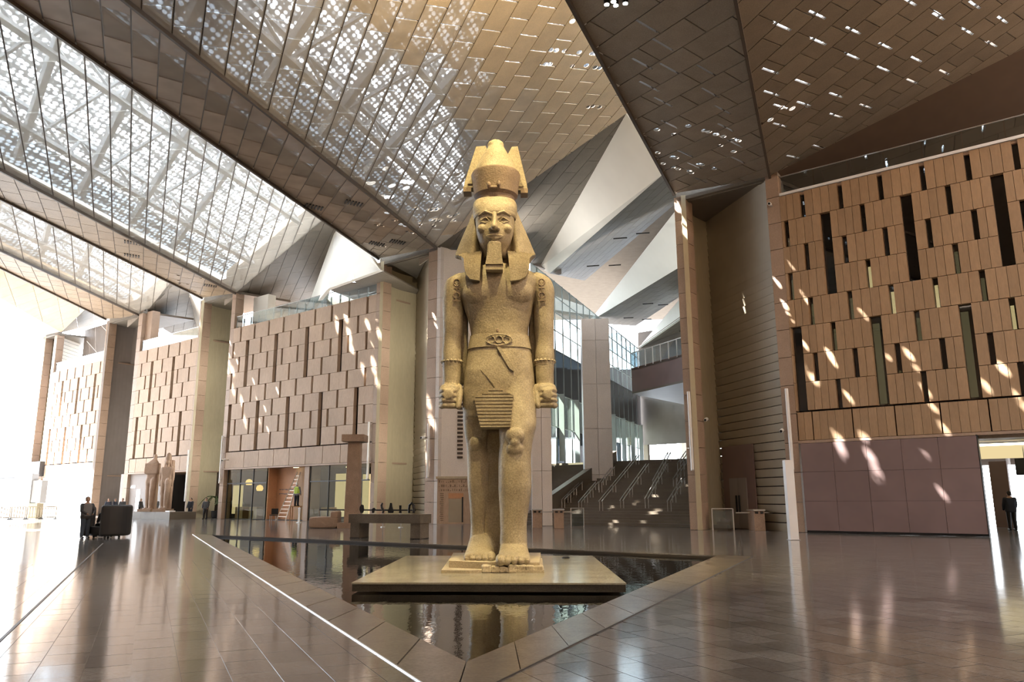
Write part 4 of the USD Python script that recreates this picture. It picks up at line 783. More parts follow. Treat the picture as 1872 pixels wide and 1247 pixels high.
for s in (-1, 1):
    eyes += [ball((CX + s * .22, -.535, 8.185), (.125, .07, .062)), bones([((CX + s * .11, -.595, 8.17), .018), ((CX + s * .21, -.622, 8.25), .022), ((CX + s * .36, -.54, 8.185), .018)]), bones([((CX + s * .11, -.595, 8.17), .016), ((CX + s * .22, -.605, 8.125), .018), ((CX + s * .36, -.54, 8.175), .016)])]
body += [union([face] + eyes)]
bm = union(body)
spart(t, 'body', marr(bm, .07, 3, .035, 2.2), 'statue_stone', smooth=45)
def front(x, z, extra=0):                                         # where the chest's front stands, for pieces laid on it
    hs = np.interp(z, [3.45, 3.9, 4.45, 5.05, 5.42, 5.75, 6.2, 6.55, 6.85, 7.05, 7.4], [.50, .55, .56, .52, .47, .48, .55, .60, .55, .45, .36]); rx = np.interp(z, [3.45, 3.9, 4.45, 5.05, 5.42, 5.75, 6.2, 6.55, 6.85, 7.05, 7.4], [.83, .875, .83, .75, .68, .73, .85, .95, 1.0, .9, .8])
    return -hs * max(0, 1 - min(1, abs(x - SX) / rx) ** 2.6) ** (1 / 2.6) - extra
# head-cloth: two flaring wings behind the face, a smooth cap over the brow, striped lappets on the chest
wing = lambda s: m3.Manifold.batch_hull([ball(p, r) for p, r in (((CX + s * .45, .0, 8.64), .09), ((CX + s * .45, .42, 8.64), .1), ((CX + s * .50, -.12, 8.1), .06), ((CX + s * .80, .1, 7.56), .1), ((CX + s * .93, .22, 7.56), .08), ((CX + s * .56, -.12, 7.50), .1), ((CX + s * .3, .5, 7.5), .12))])
cap = loft([(8.40, CX, -.10, .52, .525, 2.4), (8.50, CX, -.09, .535, .53, 2.4), (8.62, CX, -.06, .55, .53, 2.4), (8.74, CX, -.02, .55, .50, 2.3), (8.86, CX, .0, .52, .47, 2.3)], 48, .03)
back = loft([(7.2, CX, .35, .62, .35, 2.6), (7.6, CX, .32, .75, .36, 2.6), (8.3, CX, .28, .58, .36, 2.5), (8.7, CX, .2, .48, .36, 2.4)], 40, .05)
spart(t, 'head_cloth', marr(union([wing(-1), wing(1), cap, back]), .08, 2, .02, 3), 'statue_stone', smooth=45)
spart(t, 'brow_band', marr(loft([(8.36, CX, -.10, .515, .52, 2.4), (8.42, CX, -.10, .53, .535, 2.4), (8.47, CX, -.10, .525, .53, 2.4)], 48, .02)), 'statue_stone', smooth=50)
def lap_y(x, z): return float(np.interp(z, [6.6, 6.9, 7.1, 7.3, 7.45, 7.56], [-.70, -.68, -.60, -.44, -.24, -.08])) + .42 * max(0, abs(x - SX) - .45) ** 1.5
LAP = [[(-1.37, 7.51), (-1.24, 7.42), (-1.16, 7.3), (-1.13, 7.0), (-1.08, 6.82), (-.98, 6.70), (-.86, 6.67), (-.76, 6.65), (-.74, 7.05), (-.72, 7.56)], [(.60, 7.49), (.50, 7.40), (.44, 7.30), (.40, 6.9), (.33, 6.76), (.19, 6.67), (.08, 6.65), (-.03, 6.64), (-.06, 7.05), (-.10, 7.56)]]
for s, pts in zip((-1, 1), LAP):
    P = Polygon(pts); mb = MB(); z = 6.6
    while z < 7.56:
        c = P.intersection(sbox(-3, z, 3, z + .052))
        for g in getattr(c, 'geoms', [c]):
            if g.geom_type == 'Polygon' and g.area > 1e-4:
                for x0, x1 in zip(np.linspace(*g.bounds[0:3:2], 9), np.linspace(*g.bounds[0:3:2], 9)[1:]):
                    gg = g.intersection(sbox(x0, -1, x1, 10))
                    if gg.geom_type == 'Polygon' and gg.area > 1e-5: y = lap_y((x0 + x1) / 2, z); mb.prism(gg, y - .012, .12, V3(0, 0, 0), X, Z, Y); mb.prism(gg.intersection(sbox(-3, z, 3, z + .012)), y + .006, .12, V3(0, 0, 0), X, Z, Y)
        z += .052
    spart(t, 'lappet', mb, 'statue_stone', 'striped head-cloth lappet lying on the chest')
# beard, with its ridges
mb = MB(); z = 7.56
while z > 7.02:
    f = (7.56 - z) / .56; hw = .165 + .055 * f ** 2; yc = -.56 - .10 * f
    mb.box(CX - hw, CX + hw, yc - .14 - .02 * f, yc + .16, z - .048, z); z -= .054
mb.box(CX - .20, CX + .20, -.78, -.42, 6.90, 7.0); mb.box(CX - .14, CX + .14, -.76, -.3, 6.98, 7.56)
spart(t, 'beard', mb, 'statue_stone', 'square ridged beard')
# the double crown between two plumes
cc = (-.39, .06, 0)
spart(t, 'crown_drum', MB().lathe([(.50, 8.72), (.53, 8.80), (.475, 8.85), (.48, 8.99), (.55, 9.06), (.56, 9.2), (.585, 9.4), (.625, 9.60), (.60, 9.66)], cc, 48), 'statue_worn', 'worn reddish drum of the crown with a deep groove', smooth=40)
crown = [[.56, 9.62], [.55, 9.66], [.53, 9.72], [.485, 9.84], [.42, 9.98], [.34, 10.14], [.27, 10.27], [.215, 10.36], [.20, 10.41], [.205, 10.45], [.185, 10.51], [.12, 10.56], [.04, 10.58]]
v, f = MB().lathe(crown, cc, 48).get(); v[:, :2] += (meshkit.fbm(v * 6, 2, 3)[:, None] - .5) * .03
spart(t, 'crown_bulb', (v, f), 'statue_stone', 'tall rounded inner crown with a broken rim', smooth=40)
spart(t, 'crown_boss', marr(union([ball((CX - .14, -.52, 9.14), (.05, .06, .08)), ball((CX + .10, -.52, 9.16), (.05, .06, .09)), ball((CX - .02, -.48, 9.08), (.16, .06, .05))])), 'statue_worn', 'stump of the lost brow ornament', smooth=40)
for pts in ([(-.90, 10.48), (-.66, 10.5), (-.56, 10.3), (-.60, 9.36), (-1.07, 9.36), (-1.21, 9.36), (-1.19, 9.5)], [(.02, 10.47), (.17, 10.48), (.40, 9.42), (.41, 9.32), (.27, 9.28), (-.10, 9.3), (-.12, 10.2)]):
    pm = spart(t, 'plume', MB().prism(pts, .18, .46, V3(0, 0, 0), X, Z, Y), 'statue_stone', 'upright stone plume beside the crown')
    spart(pm, 'plume_rib', MB().prism(Polygon(pts).buffer(-.09), .15, .2, V3(0, 0, 0), X, Z, Y), 'statue_stone')
spart(t, 'plume_foot', MB().box(-1.22, -1.02, .15, .5, 9.24, 9.36), 'statue_worn'); spart(t, 'plume_foot', MB().box(.24, .42, .15, .5, 9.2, 9.32), 'statue_worn')
# belt with its oval buckle, apron, folds
def ring_at(z0, z1, grow):
    q = []
    for z in np.linspace(z0, z1, 4):
        rx = np.interp(z, [4.45, 5.05, 5.42, 5.75], [.83, .75, .68, .73]) + grow; ry = np.interp(z, [4.45, 5.05, 5.42, 5.75], [.56, .52, .47, .48]) + grow; q.append((z, -.30, 0, rx, ry, 2.55))
    return loft(q, 64, .04)
spart(t, 'belt', marr(ring_at(5.10, 5.43, .028)), 'statue_stone', 'broad belt', smooth=50)
def ringbox(x, z, r, y, tube=.018, sx=1): a = np.linspace(0, 2 * np.pi, 15); return MB().tube([(x + r * sx * math.cos(q), y, z + r * math.sin(q)) for q in a], tube, 6, False)
mb = MB()
for x in (-.18, 0, .18): mb.add(*ringbox(SX + x + .02, 5.26, .085, front(SX + x, 5.26, .045)).get())
mb.add(*ringbox(SX + .02, 5.26, .13, front(SX, 5.26, .045), .016, 2.4).get()); spart(t, 'buckle', mb, 'statue_stone')
ap = Polygon([(-.40, 4.12), (-.88, 3.86), (-.86, 3.80), (-.72, 3.18), (-.05, 3.18), (.02, 3.86), (.03, 3.93)]); mb = MB(); z = 3.16
while z < 4.12:
    c = ap.intersection(sbox(-3, z, 3, z + .055))
    if c.area > 1e-4: mb.prism(c, -.93 + .30 * (z - 3.2), -.3, V3(0, 0, 0), X, Z, Y)
    c = ap.intersection(sbox(-3, z + .055, 3, z + .08))
    if c.area > 1e-4: mb.prism(c, -.865 + .30 * (z - 3.2), -.3, V3(0, 0, 0), X, Z, Y)
    z += .08
spart(t, 'apron', mb, 'statue_stone', 'trapezoid apron carved in level pleats')
mb = MB()
for a, b in (((-.38, 4.12), (-.9, 3.84)), ((-.38, 4.12), (.30, 3.84)), ((-.40, 4.14), (-.72, 4.55)), ((-.38, 4.13), (-.60, 4.42))): mb.bar((a[0], front(*a, .015), a[1]), (b[0], front(*b, .015), b[1]), .022)
spart(t, 'kilt_fold', mb, 'statue_stone')
dg = [(-.36, 5.08), (-.28, 5.08), (.02, 4.62), (.04, 4.50), (-.06, 4.56)]
spart(t, 'dagger', MB().prism(dg, -.585, -.4, V3(0, 0, 0), X, Z, Y), 'statue_stone', 'carved dagger thrust in the belt')
# signs cut on the shoulders and bracelets at the wrists
for s, x in ((-1, -1.33), (1, .72)):
    mb = MB(); y = -.285
    mb.add(*ringbox(x, 6.72, .085, y, .014, .9).get()); mb.bar((x - .07, y, 6.58), (x + .07, y, 6.58), .022); mb.bar((x, y, 6.66), (x, y, 6.52), .02); mb.add(*ringbox(x, 6.40, .07, y - .0, .014, 1.1).get()); mb.bar((x - .1, y, 6.27), (x + .1, y, 6.27), .02)
    for q in (-1, 1): mb.bar((x + q * .05, y, 6.50), (x + q * .05, y, 6.44), .02); mb.bar((x + q * .05, y, 6.74), (x + q * .03, y, 6.70), .02)
    spart(t, 'shoulder_sign', mb, 'statue_worn', 'signs carved on the shoulder')
    xx = -1.44 if s < 0 else .78; mb = MB()
    for z in (4.72, 4.92): mb.add(*MB().lathe([(.226, -.015), (.243, 0), (.226, .015)], (xx, -.01, z), 32, 1, 1.08).get())
    for k in range(9):
        a = -math.pi * k / 8; mb.lathe([(.02, -.05), (.055, 0), (.02, .05)], (xx + .225 * math.cos(a), -.01 + .245 * math.sin(a), 4.82), 8)
    spart(t, 'bracelet', mb, 'statue_stone', 'beaded bracelet')
spart(t, 'nipple', marr(union([ball((SX - .55, -.545, 6.36), .03), ball((SX + .52, -.545, 6.36), .03)])), 'statue_worn'); spart(t, 'navel', marr(ball((SX - .01, -.47, 5.50), (.035, .02, .05))), 'statue_worn')

base = part(t, 'base', MB().prism([(-1.49, 16.59), (-.9, 16.5), (-.45, 16.62), (.1, 16.52), (.64, 16.49), (.72, 19.74), (-1.57, 19.87)], .10, .16, V3(0, 0, 0), X, Y, Z), 'base_stone', 'pale irregular base slab, broken along its front')
part(base, 'raised_stone', MB().prism([(-1.38, 17.2), (-.5, 16.75), (.55, 16.62), (.68, 19.6), (-1.48, 19.7)], .15, .30, V3(0, 0, 0), X, Y, Z), 'base_stone')
for k in range(7):
    x = -.55 + k * .18; part(base, 'broken_stone', marr(union([rbox(x - .1, x + .1, 16.52 + rnd.uniform(0, .05), 16.85, .1, .22 + rnd.uniform(0, .06), .03)]), .06, 0, .05, 9), 'base_stone')
# the plinth slab standing in the water
t = thing('plinth', 'broad pale stone plinth slab low over the pool, carrying the statue', 'plinth', (-.4, 18, -.14))
pq = [(-2.98, 14.86), (2.04, 14.55), (2.11, 21.31), (-2.88, 21.62)]
part(t, 'edge_course', MB().prism(pq, -.06, .07, V3(0, 0, 0), X, Y, Z), 'wet_stone', 'edge of the slab with shade put into its dark colour')
part(t, 'slab', MB().prism(Polygon(pq).buffer(.012, join_style=2), .07, .10, V3(0, 0, 0), X, Y, Z), 'slab_stone'); part(t, 'foot', MB().prism(Polygon(pq).buffer(-.45), -.42, -.06, V3(0, 0, 0), X, Y, Z), 'pool_basin')
solo('floor_light', 'small dark disc light on the statue\'s plinth slab, right of the feet', 'lamp', MB().lathe([(.10, 0), (.10, .03), (.06, .05)], (1.35, 20.4, .10), 12), 'black')
# ================================================================ people
def person(pos, face, label, ht=1.74, top='navy', legs='charcoal', hair='hair', pose='stand', lean=0, group=None, cap=None, arms=(.10, .10), vest=None, name='person'):
    "one continuous body; clothes and hair are its children. face = azimuth in degrees the person looks to (0 = away from the viewer)"
    s = ht / 1.74; a = rad(-face); R = np.array([[math.cos(a), -math.sin(a), 0], [math.sin(a), math.cos(a), 0], [0, 0, 1]]); R[:, 0] *= 1
    P = lambda x, y, z: tuple(R @ (V3(x, y, z) * s) + V3(*pos))
    t = thing(name, label, 'person', pos, group)
    sit = pose == 'sit'; hz = .48 if sit else .93; sh = hz + .50
    up = lambda x, z, y=0: P(x, y + lean * (z - hz), z)
    if pose == 'walk': feet = ((-.09, .26, .06), (.09, -.30, .10)); knee = ((-.10, .16, .48), (.10, -.06, .47))
    elif sit: feet = ((-.12, .48, .06), (.12, .44, .06)); knee = ((-.13, .42, .50), (.13, .40, .50))
    else: feet = ((-.12, .0, .06), (.12, .02, .06)); knee = ((-.11, .01, .48), (.11, .03, .48))
    r = lambda v: v * s
    limbs_l, limbs_a, hands, shoes = [], [], [], []
    for k, sg in ((0, -1), (1, 1)):
        limbs_l.append(bones([(up(sg * .10, hz), r(.105)), (P(*knee[k]), r(.075)), (P(*feet[k][:2], feet[k][2] + .05), r(.055))]))
        f = feet[k]; shoes.append(bones([(P(f[0], f[1] - .05, f[2] - .015), r(.05)), (P(f[0], f[1] + .16, f[2] - .025), r(.042))]))
        fw = arms[k]; sx = sg * .205
        el = up(sg * .26, sh - .28, fw * .5); hd = up(sg * (.24 - (.10 if fw > .2 else 0)), sh - .50 + max(0, fw - .15) * .9, fw + .05)
        if sit: el, hd = up(sg * .27, sh - .26, .08), up(sg * .16, sh - .34, .32)
        limbs_a.append(bones([(up(sx, sh - .03), r(.068)), (el, r(.05)), (hd, r(.038))]))
        d = V3(*hd) - V3(*el); d /= np.linalg.norm(d); e = V3(R[0, 0] * sg, R[1, 0] * sg, 0); q = V3(*hd) + d * .03 * s
        hands.append(ball(q + d * .03, (r(.036),) * 3)); 
        for i in range(4): o = R @ V3(0, (i - 1.5) * .019 * s, 0); hands.append(bones([(q + o + d * .04 * s, r(.011)), (q + o + d * (.085 + .012 * (i in (1, 2))) * s, r(.010)), (q + o + d * .115 * s - e * .015 * s, r(.009))], 6))
        hands.append(bones([(q + R @ V3(0, .03, 0) * s, r(.013)), (q + R @ V3(0, .05, 0) * s + d * .045 * s, r(.011))], 6))
    torso = m3.Manifold.batch_hull([ball(up(x, z), r(rr)) for x, z, rr in ((-.09, hz, .12), (.09, hz, .12), (-.09, hz + .2, .115), (.09, hz + .2, .115))]) + m3.Manifold.batch_hull([ball(up(x, z), r(rr)) for x, z, rr in ((-.08, hz + .2, .115), (.08, hz + .2, .115), (-.15, sh - .05, .085), (.15, sh - .05, .085), (0, sh + .03, .07))])
    hc = lambda x, y, z: up(x, sh + z, y)
    head = m3.Manifold.batch_hull([ball(hc(0, .0, .23), (r(.077), r(.095), r(.10))), ball(hc(0, .035, .13), r(.05))]) + bones([(hc(0, .09, .20), r(.014)), (hc(0, .115, .165), r(.018))], 8) + ball(hc(-.08, 0, .19), (r(.015), r(.025), r(.035)), 8) + ball(hc(.08, 0, .19), (r(.015), r(.025), r(.035)), 8) + bones([(hc(-.025, .085, .115), r(.01)), (hc(.025, .085, .115), r(.01))], 6)
    for sg in (-1, 1): head = head + ball(hc(sg * .032, .082, .205), r(.012), 8)
    neck = bones([(up(0, sh - .02), r(.06)), (hc(0, .01, .12), r(.05))])
    body = union([torso, head, neck] + limbs_l + limbs_a + hands)
    part(t, 'body', marr(body, .05, 2), 'skin', smooth=60)
    big = lambda l, g: union(l)
    jac = union([m3.Manifold.batch_hull([ball(up(x, z), r(rr)) for x, z, rr in ((-.10, hz - .04, .138), (.10, hz - .04, .138), (-.09, hz + .2, .132), (.09, hz + .2, .132))]), m3.Manifold.batch_hull([ball(up(x, z), r(rr)) for x, z, rr in ((-.09, hz + .2, .132), (.09, hz + .2, .132), (-.155, sh - .05, .10), (.155, sh - .05, .10))])] + [bones([(up(sg * .205, sh - .03), r(.082)), (up(sg * .26, sh - .28, arms[k] * .5) if not sit else up(sg * .27, sh - .26, .08), r(.064)), (tuple((V3(*(up(sg * (.24 - (.10 if arms[k] > .2 else 0)), sh - .50 + max(0, arms[k] - .15) * .9, arms[k] + .05) if not sit else up(sg * .16, sh - .34, .32)))) * 1.0), r(.05))]) for k, sg in ((0, -1), (1, 1))])
    part(t, 'jacket', marr(jac, .06, 2), top, smooth=60)
    if vest: part(t, 'vest', marr(m3.Manifold.batch_hull([ball(up(x, z), r(rr)) for x, z, rr in ((-.09, hz + .05, .148), (.09, hz + .05, .148), (-.13, sh - .06, .115), (.13, sh - .06, .115))]), .06, 1), vest, smooth=60)
    tr = union([bones([(up(sg * .10, hz), r(.122)), (P(*knee[k]), r(.09)), (P(*feet[k][:2], feet[k][2] + .06), r(.072))]) for k, sg in ((0, -1), (1, 1))] + [m3.Manifold.batch_hull([ball(up(-.09, hz + .02), r(.128)), ball(up(.09, hz + .02), r(.128)), ball(up(0, hz + .08), r(.13))])])
    part(t, 'trousers', marr(tr, .06, 2), legs, smooth=60)
    for q in shoes: part(t, 'shoe', marr(q, .05), 'black', smooth=60)
    h = m3.Manifold.batch_hull([ball(hc(0, -.02, .25), (r(.088), r(.10), r(.092))), ball(hc(0, -.05, .19), (r(.082), r(.07), r(.07)))]) - ball(hc(0, .13, .14), r(.125))
    part(t, 'hair' if not cap else 'head_cover', marr(h, .04), cap or hair, smooth=60)
    return t
person((-18.5, 34.2, 0), 130, 'person standing beside the dark round seat, pale scarf over a dark top, blue trousers', top='charcoal', legs='denim', cap='grey_cloth', vest='grey_cloth', arms=(.28, .28))
person((-17.9, 34.75, .03), -60, 'seated person in a dark coat seen from behind on the dark round seat', top='charcoal', legs='black', pose='sit', lean=.25)
person((-18.05, 35.25, .03), 150, 'seated person in a grey jacket leaning in at the back of the dark seat', top='grey_cloth', legs='black', pose='sit', lean=.2)
person((-39.0, 75.8, 0), 160, 'person in a dark blue jacket standing before the bright doorway', top='navy', legs='black')
person((-37.6, 74.3, 0), 100, 'person in a dark green-black top facing right, left one of the walking pair', top='navy', legs='navy', pose='walk')
person((-36.4, 73.3, 0), 170, 'person with a white belt stripe, right one of the walking pair', top='charcoal', legs='black', pose='walk', vest=None)
person((-33.9, 71.6, 0), 90, 'person with a white head-cover standing left behind the paired statues\' plinth', top='black', legs='black', cap='pale_cloth')
person((-32.4, 71.4, 0), 180, 'person with a pale hood half hidden behind the paired statues\' feet', top='charcoal', legs='black', cap='pale_cloth')
person((-28.1, 68.6, 0), 200, 'person in a dark uniform standing at the right end of the paired statues\' plinth', top='navy', legs='navy')
person((-25.9, 66.4, 0), 185, 'guard in a dark uniform with a grey belt standing before the potted palm', top='charcoal', legs='black')
person((23.95, 37.9, 0), 10, 'person in a dark suit seen from behind in the lit passage at the right edge', ht=1.82, top='navy', legs='black')
person((-16.75, 60.85, 1.09), 20, 'worker in a hi-vis vest and white helmet on a ladder step at the terracotta bay', top='grey_cloth', legs='navy', cap='pale_cloth', vest='hi_vis', arms=(.3, .1))
# ================================================================ things on the floor
def cushion(x0, x1, y0, y1, z0, z1, r=.12): return marr(rbox(x0, x1, y0, y1, z0, z1, r), .2)
def local(tm, loc, rz):
    v = np.array(tm.vertices if hasattr(tm, 'vertices') else tm.get()[0]); f = np.array(tm.faces if hasattr(tm, 'faces') else tm.get()[1]); a = rad(rz); c, s = math.cos(a), math.sin(a)
    return np.c_[v[:, 0] * c - v[:, 1] * s + loc[0], v[:, 0] * s + v[:, 1] * c + loc[1], v[:, 2] + loc[2]], f
t = thing('lounge_seat', 'big dark upholstered round lounge seat with high curved backs, two people on it', 'seat', (-17.9, 34.9, 0)); c = (-17.9, 34.9, 0)
part(t, 'seat_cushion', marr(union([m3.Manifold.cylinder(.38, .66, .70, 40).translate([c[0], c[1], .1])]), .12, 2), 'charcoal', smooth=50)
for a0, a1, h in ((-75, 20, 1.28), (165, 215, 1.22)):
    bk = union([m3.Manifold.batch_hull([ball((c[0] + .84 * math.cos(rad(q)), c[1] + .84 * math.sin(rad(q)), z), .12) for q in (p, p + (a1 - a0) / 6) for z in (.2, h)]) for p in np.arange(a0, a1 - .1, (a1 - a0) / 6)])
    part(t, 'curved_back', marr(bk, .12, 2), 'charcoal', smooth=50)
for q in (20, 110, 200, 290): part(t, 'foot', MB().lathe([(.05, 0), (.04, .12)], (c[0] + .5 * math.cos(rad(q)), c[1] + .5 * math.sin(rad(q)), 0), 10), 'black')
# the paired statues on their plinth
t = thing('plinth', 'long grey stone plinth under the paired statues before the middle left block', 'plinth', Q(-66, 33.4))
pa, pb = Q(-69.3, 33.4), Q(-62.1, 33.4); dd = (pb - pa) / np.linalg.norm(pb - pa); nn_ = V3(-dd[1], dd[0], 0)
for k in range(3): part(t, 'stone', MB().hexa([q + Z * z for z in (0, .62) for q in (pa + dd * (k * 2.4 + .005), pa + dd * (k * 2.4 + 2.395), pa + dd * (k * 2.4 + 2.395) + nn_ * 2.3, pa + dd * (k * 2.4 + .005) + nn_ * 2.3)]), 'stair_stone')
solo('label_stand', 'low white sign block on the right end of the paired statues\' plinth', 'sign', MB().hexa([q + Z * z for z in (.62, .72) for q in (pa + dd * 5.9 + nn_ * .3, pa + dd * 6.6 + nn_ * .3, pa + dd * 6.6 + nn_ * .8, pa + dd * 5.9 + nn_ * .8)]), 'white_paint')
def old_statue(c, ht, kind, label):
    t = thing('statue', label, 'statue', c); s = ht / 5.4; F = lambda p: (p[0] * s, p[1] * s, p[2] * s)
    b = [bones([(F((-.28, .0, 2.9)), .30 * s), (F((-.26, .0, 1.5)), .24 * s), (F((-.26, .05, .35)), .17 * s)]), bones([(F((.26, -.2, 2.9)), .30 * s), (F((.25, -.35, 1.5)), .24 * s), (F((.25, -.4, .35)), .17 * s)]),
         m3.Manifold.batch_hull([ball(F(p), r * s) for p, r in (((-.3, 0, 2.75), .28), ((.3, -.05, 2.75), .28), ((-.24, 0, 3.3), .27), ((.24, 0, 3.3), .27))]), rbox(-.45 * s, .45 * s, .15 * s, .6 * s, .2, (3.6 if kind == 'broken' else 4.9) * s, .08)]
    for x, y in ((-.26, -.25), (.25, -.65)): b.append(m3.Manifold.batch_hull([ball(F((x, y + .35, .30)), .17 * s), ball(F((x, y - .28, .2)), .13 * s), ball(F((x - .1, y - .3, .16)), .08 * s), ball(F((x + .1, y - .3, .16)), .08 * s)]))
    b.append(m3.Manifold.batch_hull([ball(F(p), r * s) for p, r in (((-.24, 0, 3.2), .26), ((.24, 0, 3.2), .26), ((-.42, 0, 4.05), .22), ((.42, 0, 4.05), .22))]))
    if kind == 'broken': b += [rbox(-.70 * s, .62 * s, -.34 * s, .4 * s, 3.5 * s, 4.55 * s, .1), m3.Manifold.batch_hull([ball(F((-.35, 0, 4.5)), .2 * s), ball(F((.35, 0, 4.5)), .2 * s), ball(F((.12, 0, 4.95)), .14 * s)]), bones([(F((.12, 0, 4.9)), .15 * s), (F((.16, 0, 5.25)), .17 * s)])]
    else:
        b += [bones([(F((sg * .55, 0, 4.0)), .17 * s), (F((sg * .6, 0, 3.2)), .14 * s), (F((sg * .55, -.05, 2.5)), .12 * s)]) for sg in (-1, 1)]
    part(t, 'body', marr(union(b).translate([float(q) for q in V3(*c)]), .14, 4, .08, 2), 'granite_pink', smooth=60)
    if kind != 'broken':
        hd = union([ball(F((0, -.1, 4.7)), (.24 * s, .28 * s, .30 * s)), bones([(F((0, 0, 4.1)), .18 * s), (F((0, -.05, 4.5)), .16 * s)]), m3.Manifold.batch_hull([ball(F((-.3, .1, 4.3)), .1 * s), ball(F((.3, .1, 4.3)), .1 * s), ball(F((-.2, .05, 4.95)), .1 * s), ball(F((.2, .05, 4.95)), .1 * s)]), bones([(F((0, -.36, 4.72)), .04), (F((0, -.40, 4.62)), .05)])])
        part(t, 'head', marr(hd.translate([float(q) for q in V3(*c)]), .1, 2), 'granite_pink', smooth=60)
        part(t, 'crown', MB().lathe([(.26 * s, 4.9 * s), (.30 * s, 5.1 * s), (.22 * s, 5.45 * s), (.08 * s, 5.6 * s)], c, 16), 'granite_pink', smooth=50)
    part(t, 'base', MB().box(c[0] - .62 * s, c[0] + .62 * s, c[1] - 1.15 * s, c[1] + .7 * s, c[2], c[2] + .22), 'granite_pink'); return t
old_statue((-31.35, 67.9, .62), 4.9, 'broken', 'left statue of the pair, headless reddish granite king with a square broken torso')
old_statue((-29.75, 67.2, .62), 4.8, 'queen', 'right statue of the pair, reddish granite figure with a tall crowned head')
# pillar with a square capital before the shop front
t = thing('stone_pillar', 'square reddish granite pillar with a flat capital, right of the shop front', 'pillar', (-8.9, 45.0, 0))
part(t, 'shaft', marr(m3.Manifold.batch_hull([rbox(-9.55, -8.75, 44.6, 45.4, .30, .5, .03), rbox(-9.50, -8.80, 44.65, 45.35, 4.7, 4.85, .03)]), .4, 0, .03, 2), 'granite_pink'); part(t, 'capital', MB().box(-9.80, -8.52, 44.35, 45.65, 4.85, 5.25), 'granite_pink'); part(t, 'base', MB().box(-9.85, -8.45, 44.3, 45.7, 0, .3), 'granite_pink')
t = thing('stone_block', 'low reddish stone block lying left of the pillar\'s foot', 'stone', (-10.3, 45.2, 0))
part(t, 'block', marr(rbox(-11.6, -9.95, 44.8, 45.9, 0, .62, .08), .25, 1, .05, 3), 'granite_pink'); part(t, 'raised_end', marr(rbox(-10.4, -9.95, 44.8, 45.9, .5, .95, .08), .25, 1, .05, 3), 'granite_pink')
# stone bench table with dark objects standing on it
t = thing('stone_table', 'long grey-brown stone table on two block legs behind the pool', 'table', (-5.4, 32.9, 0)); fa, fb = V3(-6.95, 33.4, 0), V3(-3.75, 32.0, 0); fd = (fb - fa) / np.linalg.norm(fb - fa); fn = V3(-fd[1], fd[0], 0)
def bx(s0, s1, o0, o1, z0, z1): return MB().hexa([q + Z * z for z in (z0, z1) for q in (fa + fd * s0 + fn * o0, fa + fd * s1 + fn * o0, fa + fd * s1 + fn * o1, fa + fd * s0 + fn * o1)])
FL = float(np.linalg.norm(fb - fa))
part(t, 'tabletop', bx(0, FL, 0, .9, .62, .98), 'coping_stone'); part(t, 'leg', bx(.05, .5, .08, .8, 0, .62), 'coping_stone'); part(t, 'leg', bx(FL - .5, FL - .05, .08, .8, 0, .62), 'coping_stone')
for s0 in (.05, FL - .5): part(t, 'shoe_plate', bx(s0, s0 + .45, .06, .82, 0, .03), 'black')
def tool(s, label, pts, r, kind='tube'):
    c = fa + fd * s + fn * .35 + Z * .98; h = thing('bronze_object', label, 'exhibit', c, 'dark objects on the stone table'); w3 = lambda x, z: c + fd * x + Z * z
    if kind == 'tube': part(h, 'blade', MB().tube([w3(*p) for p in pts], r, 8), 'black', smooth=60)
    else: part(h, 'blade', MB().prism(pts, -.03, .03, c, fd, Z, fn), 'black')
    sd_ = part(h, 'stand', MB().bar(w3(0, 0), w3(0, .06), .03), 'metal'); part(sd_, 'foot', MB().box(c[0] - .05, c[0] + .05, c[1] - .05, c[1] + .05, .98, .99), 'metal')
tool(.42, 'squat black object standing leftmost on the stone table', [(-.05, .05), (.05, .05), (.09, .2), (.06, .36), (-.02, .4), (-.10, .3), (-.11, .18)], 0, 'p')
tool(.98, 'short black object with a knob, second from the left on the table', [(-.04, .05), (.04, .05), (.06, .14), (.12, .2), (.05, .26), (-.04, .22)], 0, 'p')
tool(1.42, 'S-curved black blade standing on the stone table', [(.05, .05), (.08, .14), (.0, .26), (-.03, .36), (.02, .46)], [.045, .05, .055, .05, .03])
tool(1.86, 'bottle-shaped black object standing on the stone table', [(-.11, .05), (.11, .05), (.13, .13), (.06, .30), (.03, .46), (-.03, .46), (-.06, .30), (-.13, .13)], 0, 'p')
tool(2.32, 'slim black chisel-shaped object standing on the stone table', [(-.05, .05), (.05, .05), (.03, .18), (.04, .36), (-.04, .36), (-.03, .18)], 0, 'p')
tool(2.86, 'black arch-shaped object standing rightmost on the stone table', [(-.11, .05), (-.12, .2), (-.10, .36), (0, .45), (.10, .36), (.12, .2), (.11, .05)], .05)
# barrier posts with glass lids: metal posts with a dark rail
t = thing('barrier_rail', 'low dark rail on slim metal posts in front of the shop front', 'railing', (-10.7, 46.3, 0)); ra_, rb_ = V3(-11.75, 47.9, 0), V3(-5.5, 44.5, 0)
for f in (0, .19, .43, .68, .86): part(t, 'post', MB().bar(ra_ + (rb_ - ra_) * f, ra_ + (rb_ - ra_) * f + Z * .95, .06), 'metal'); part(t, 'base_disc', MB().lathe([(.14, 0), (.12, .04)], tuple(ra_ + (rb_ - ra_) * f), 12), 'metal')
part(t, 'rail', MB().bar(ra_ + Z * .97, rb_ + Z * .97, .08), 'black')
t = thing('barrier_post', 'single pale barrier post in front of the terracotta bay', 'post', (-14.9, 55.0, 0)); part(t, 'post', MB().lathe([(.09, 0), (.07, .3), (.08, .9), (.10, 1.0), (.03, 1.05)], (-14.9, 55.0, 0), 12), 'white_paint', smooth=50); part(t, 'base_disc', MB().lathe([(.2, 0), (.16, .05)], (-14.9, 55, 0), 14), 'metal')
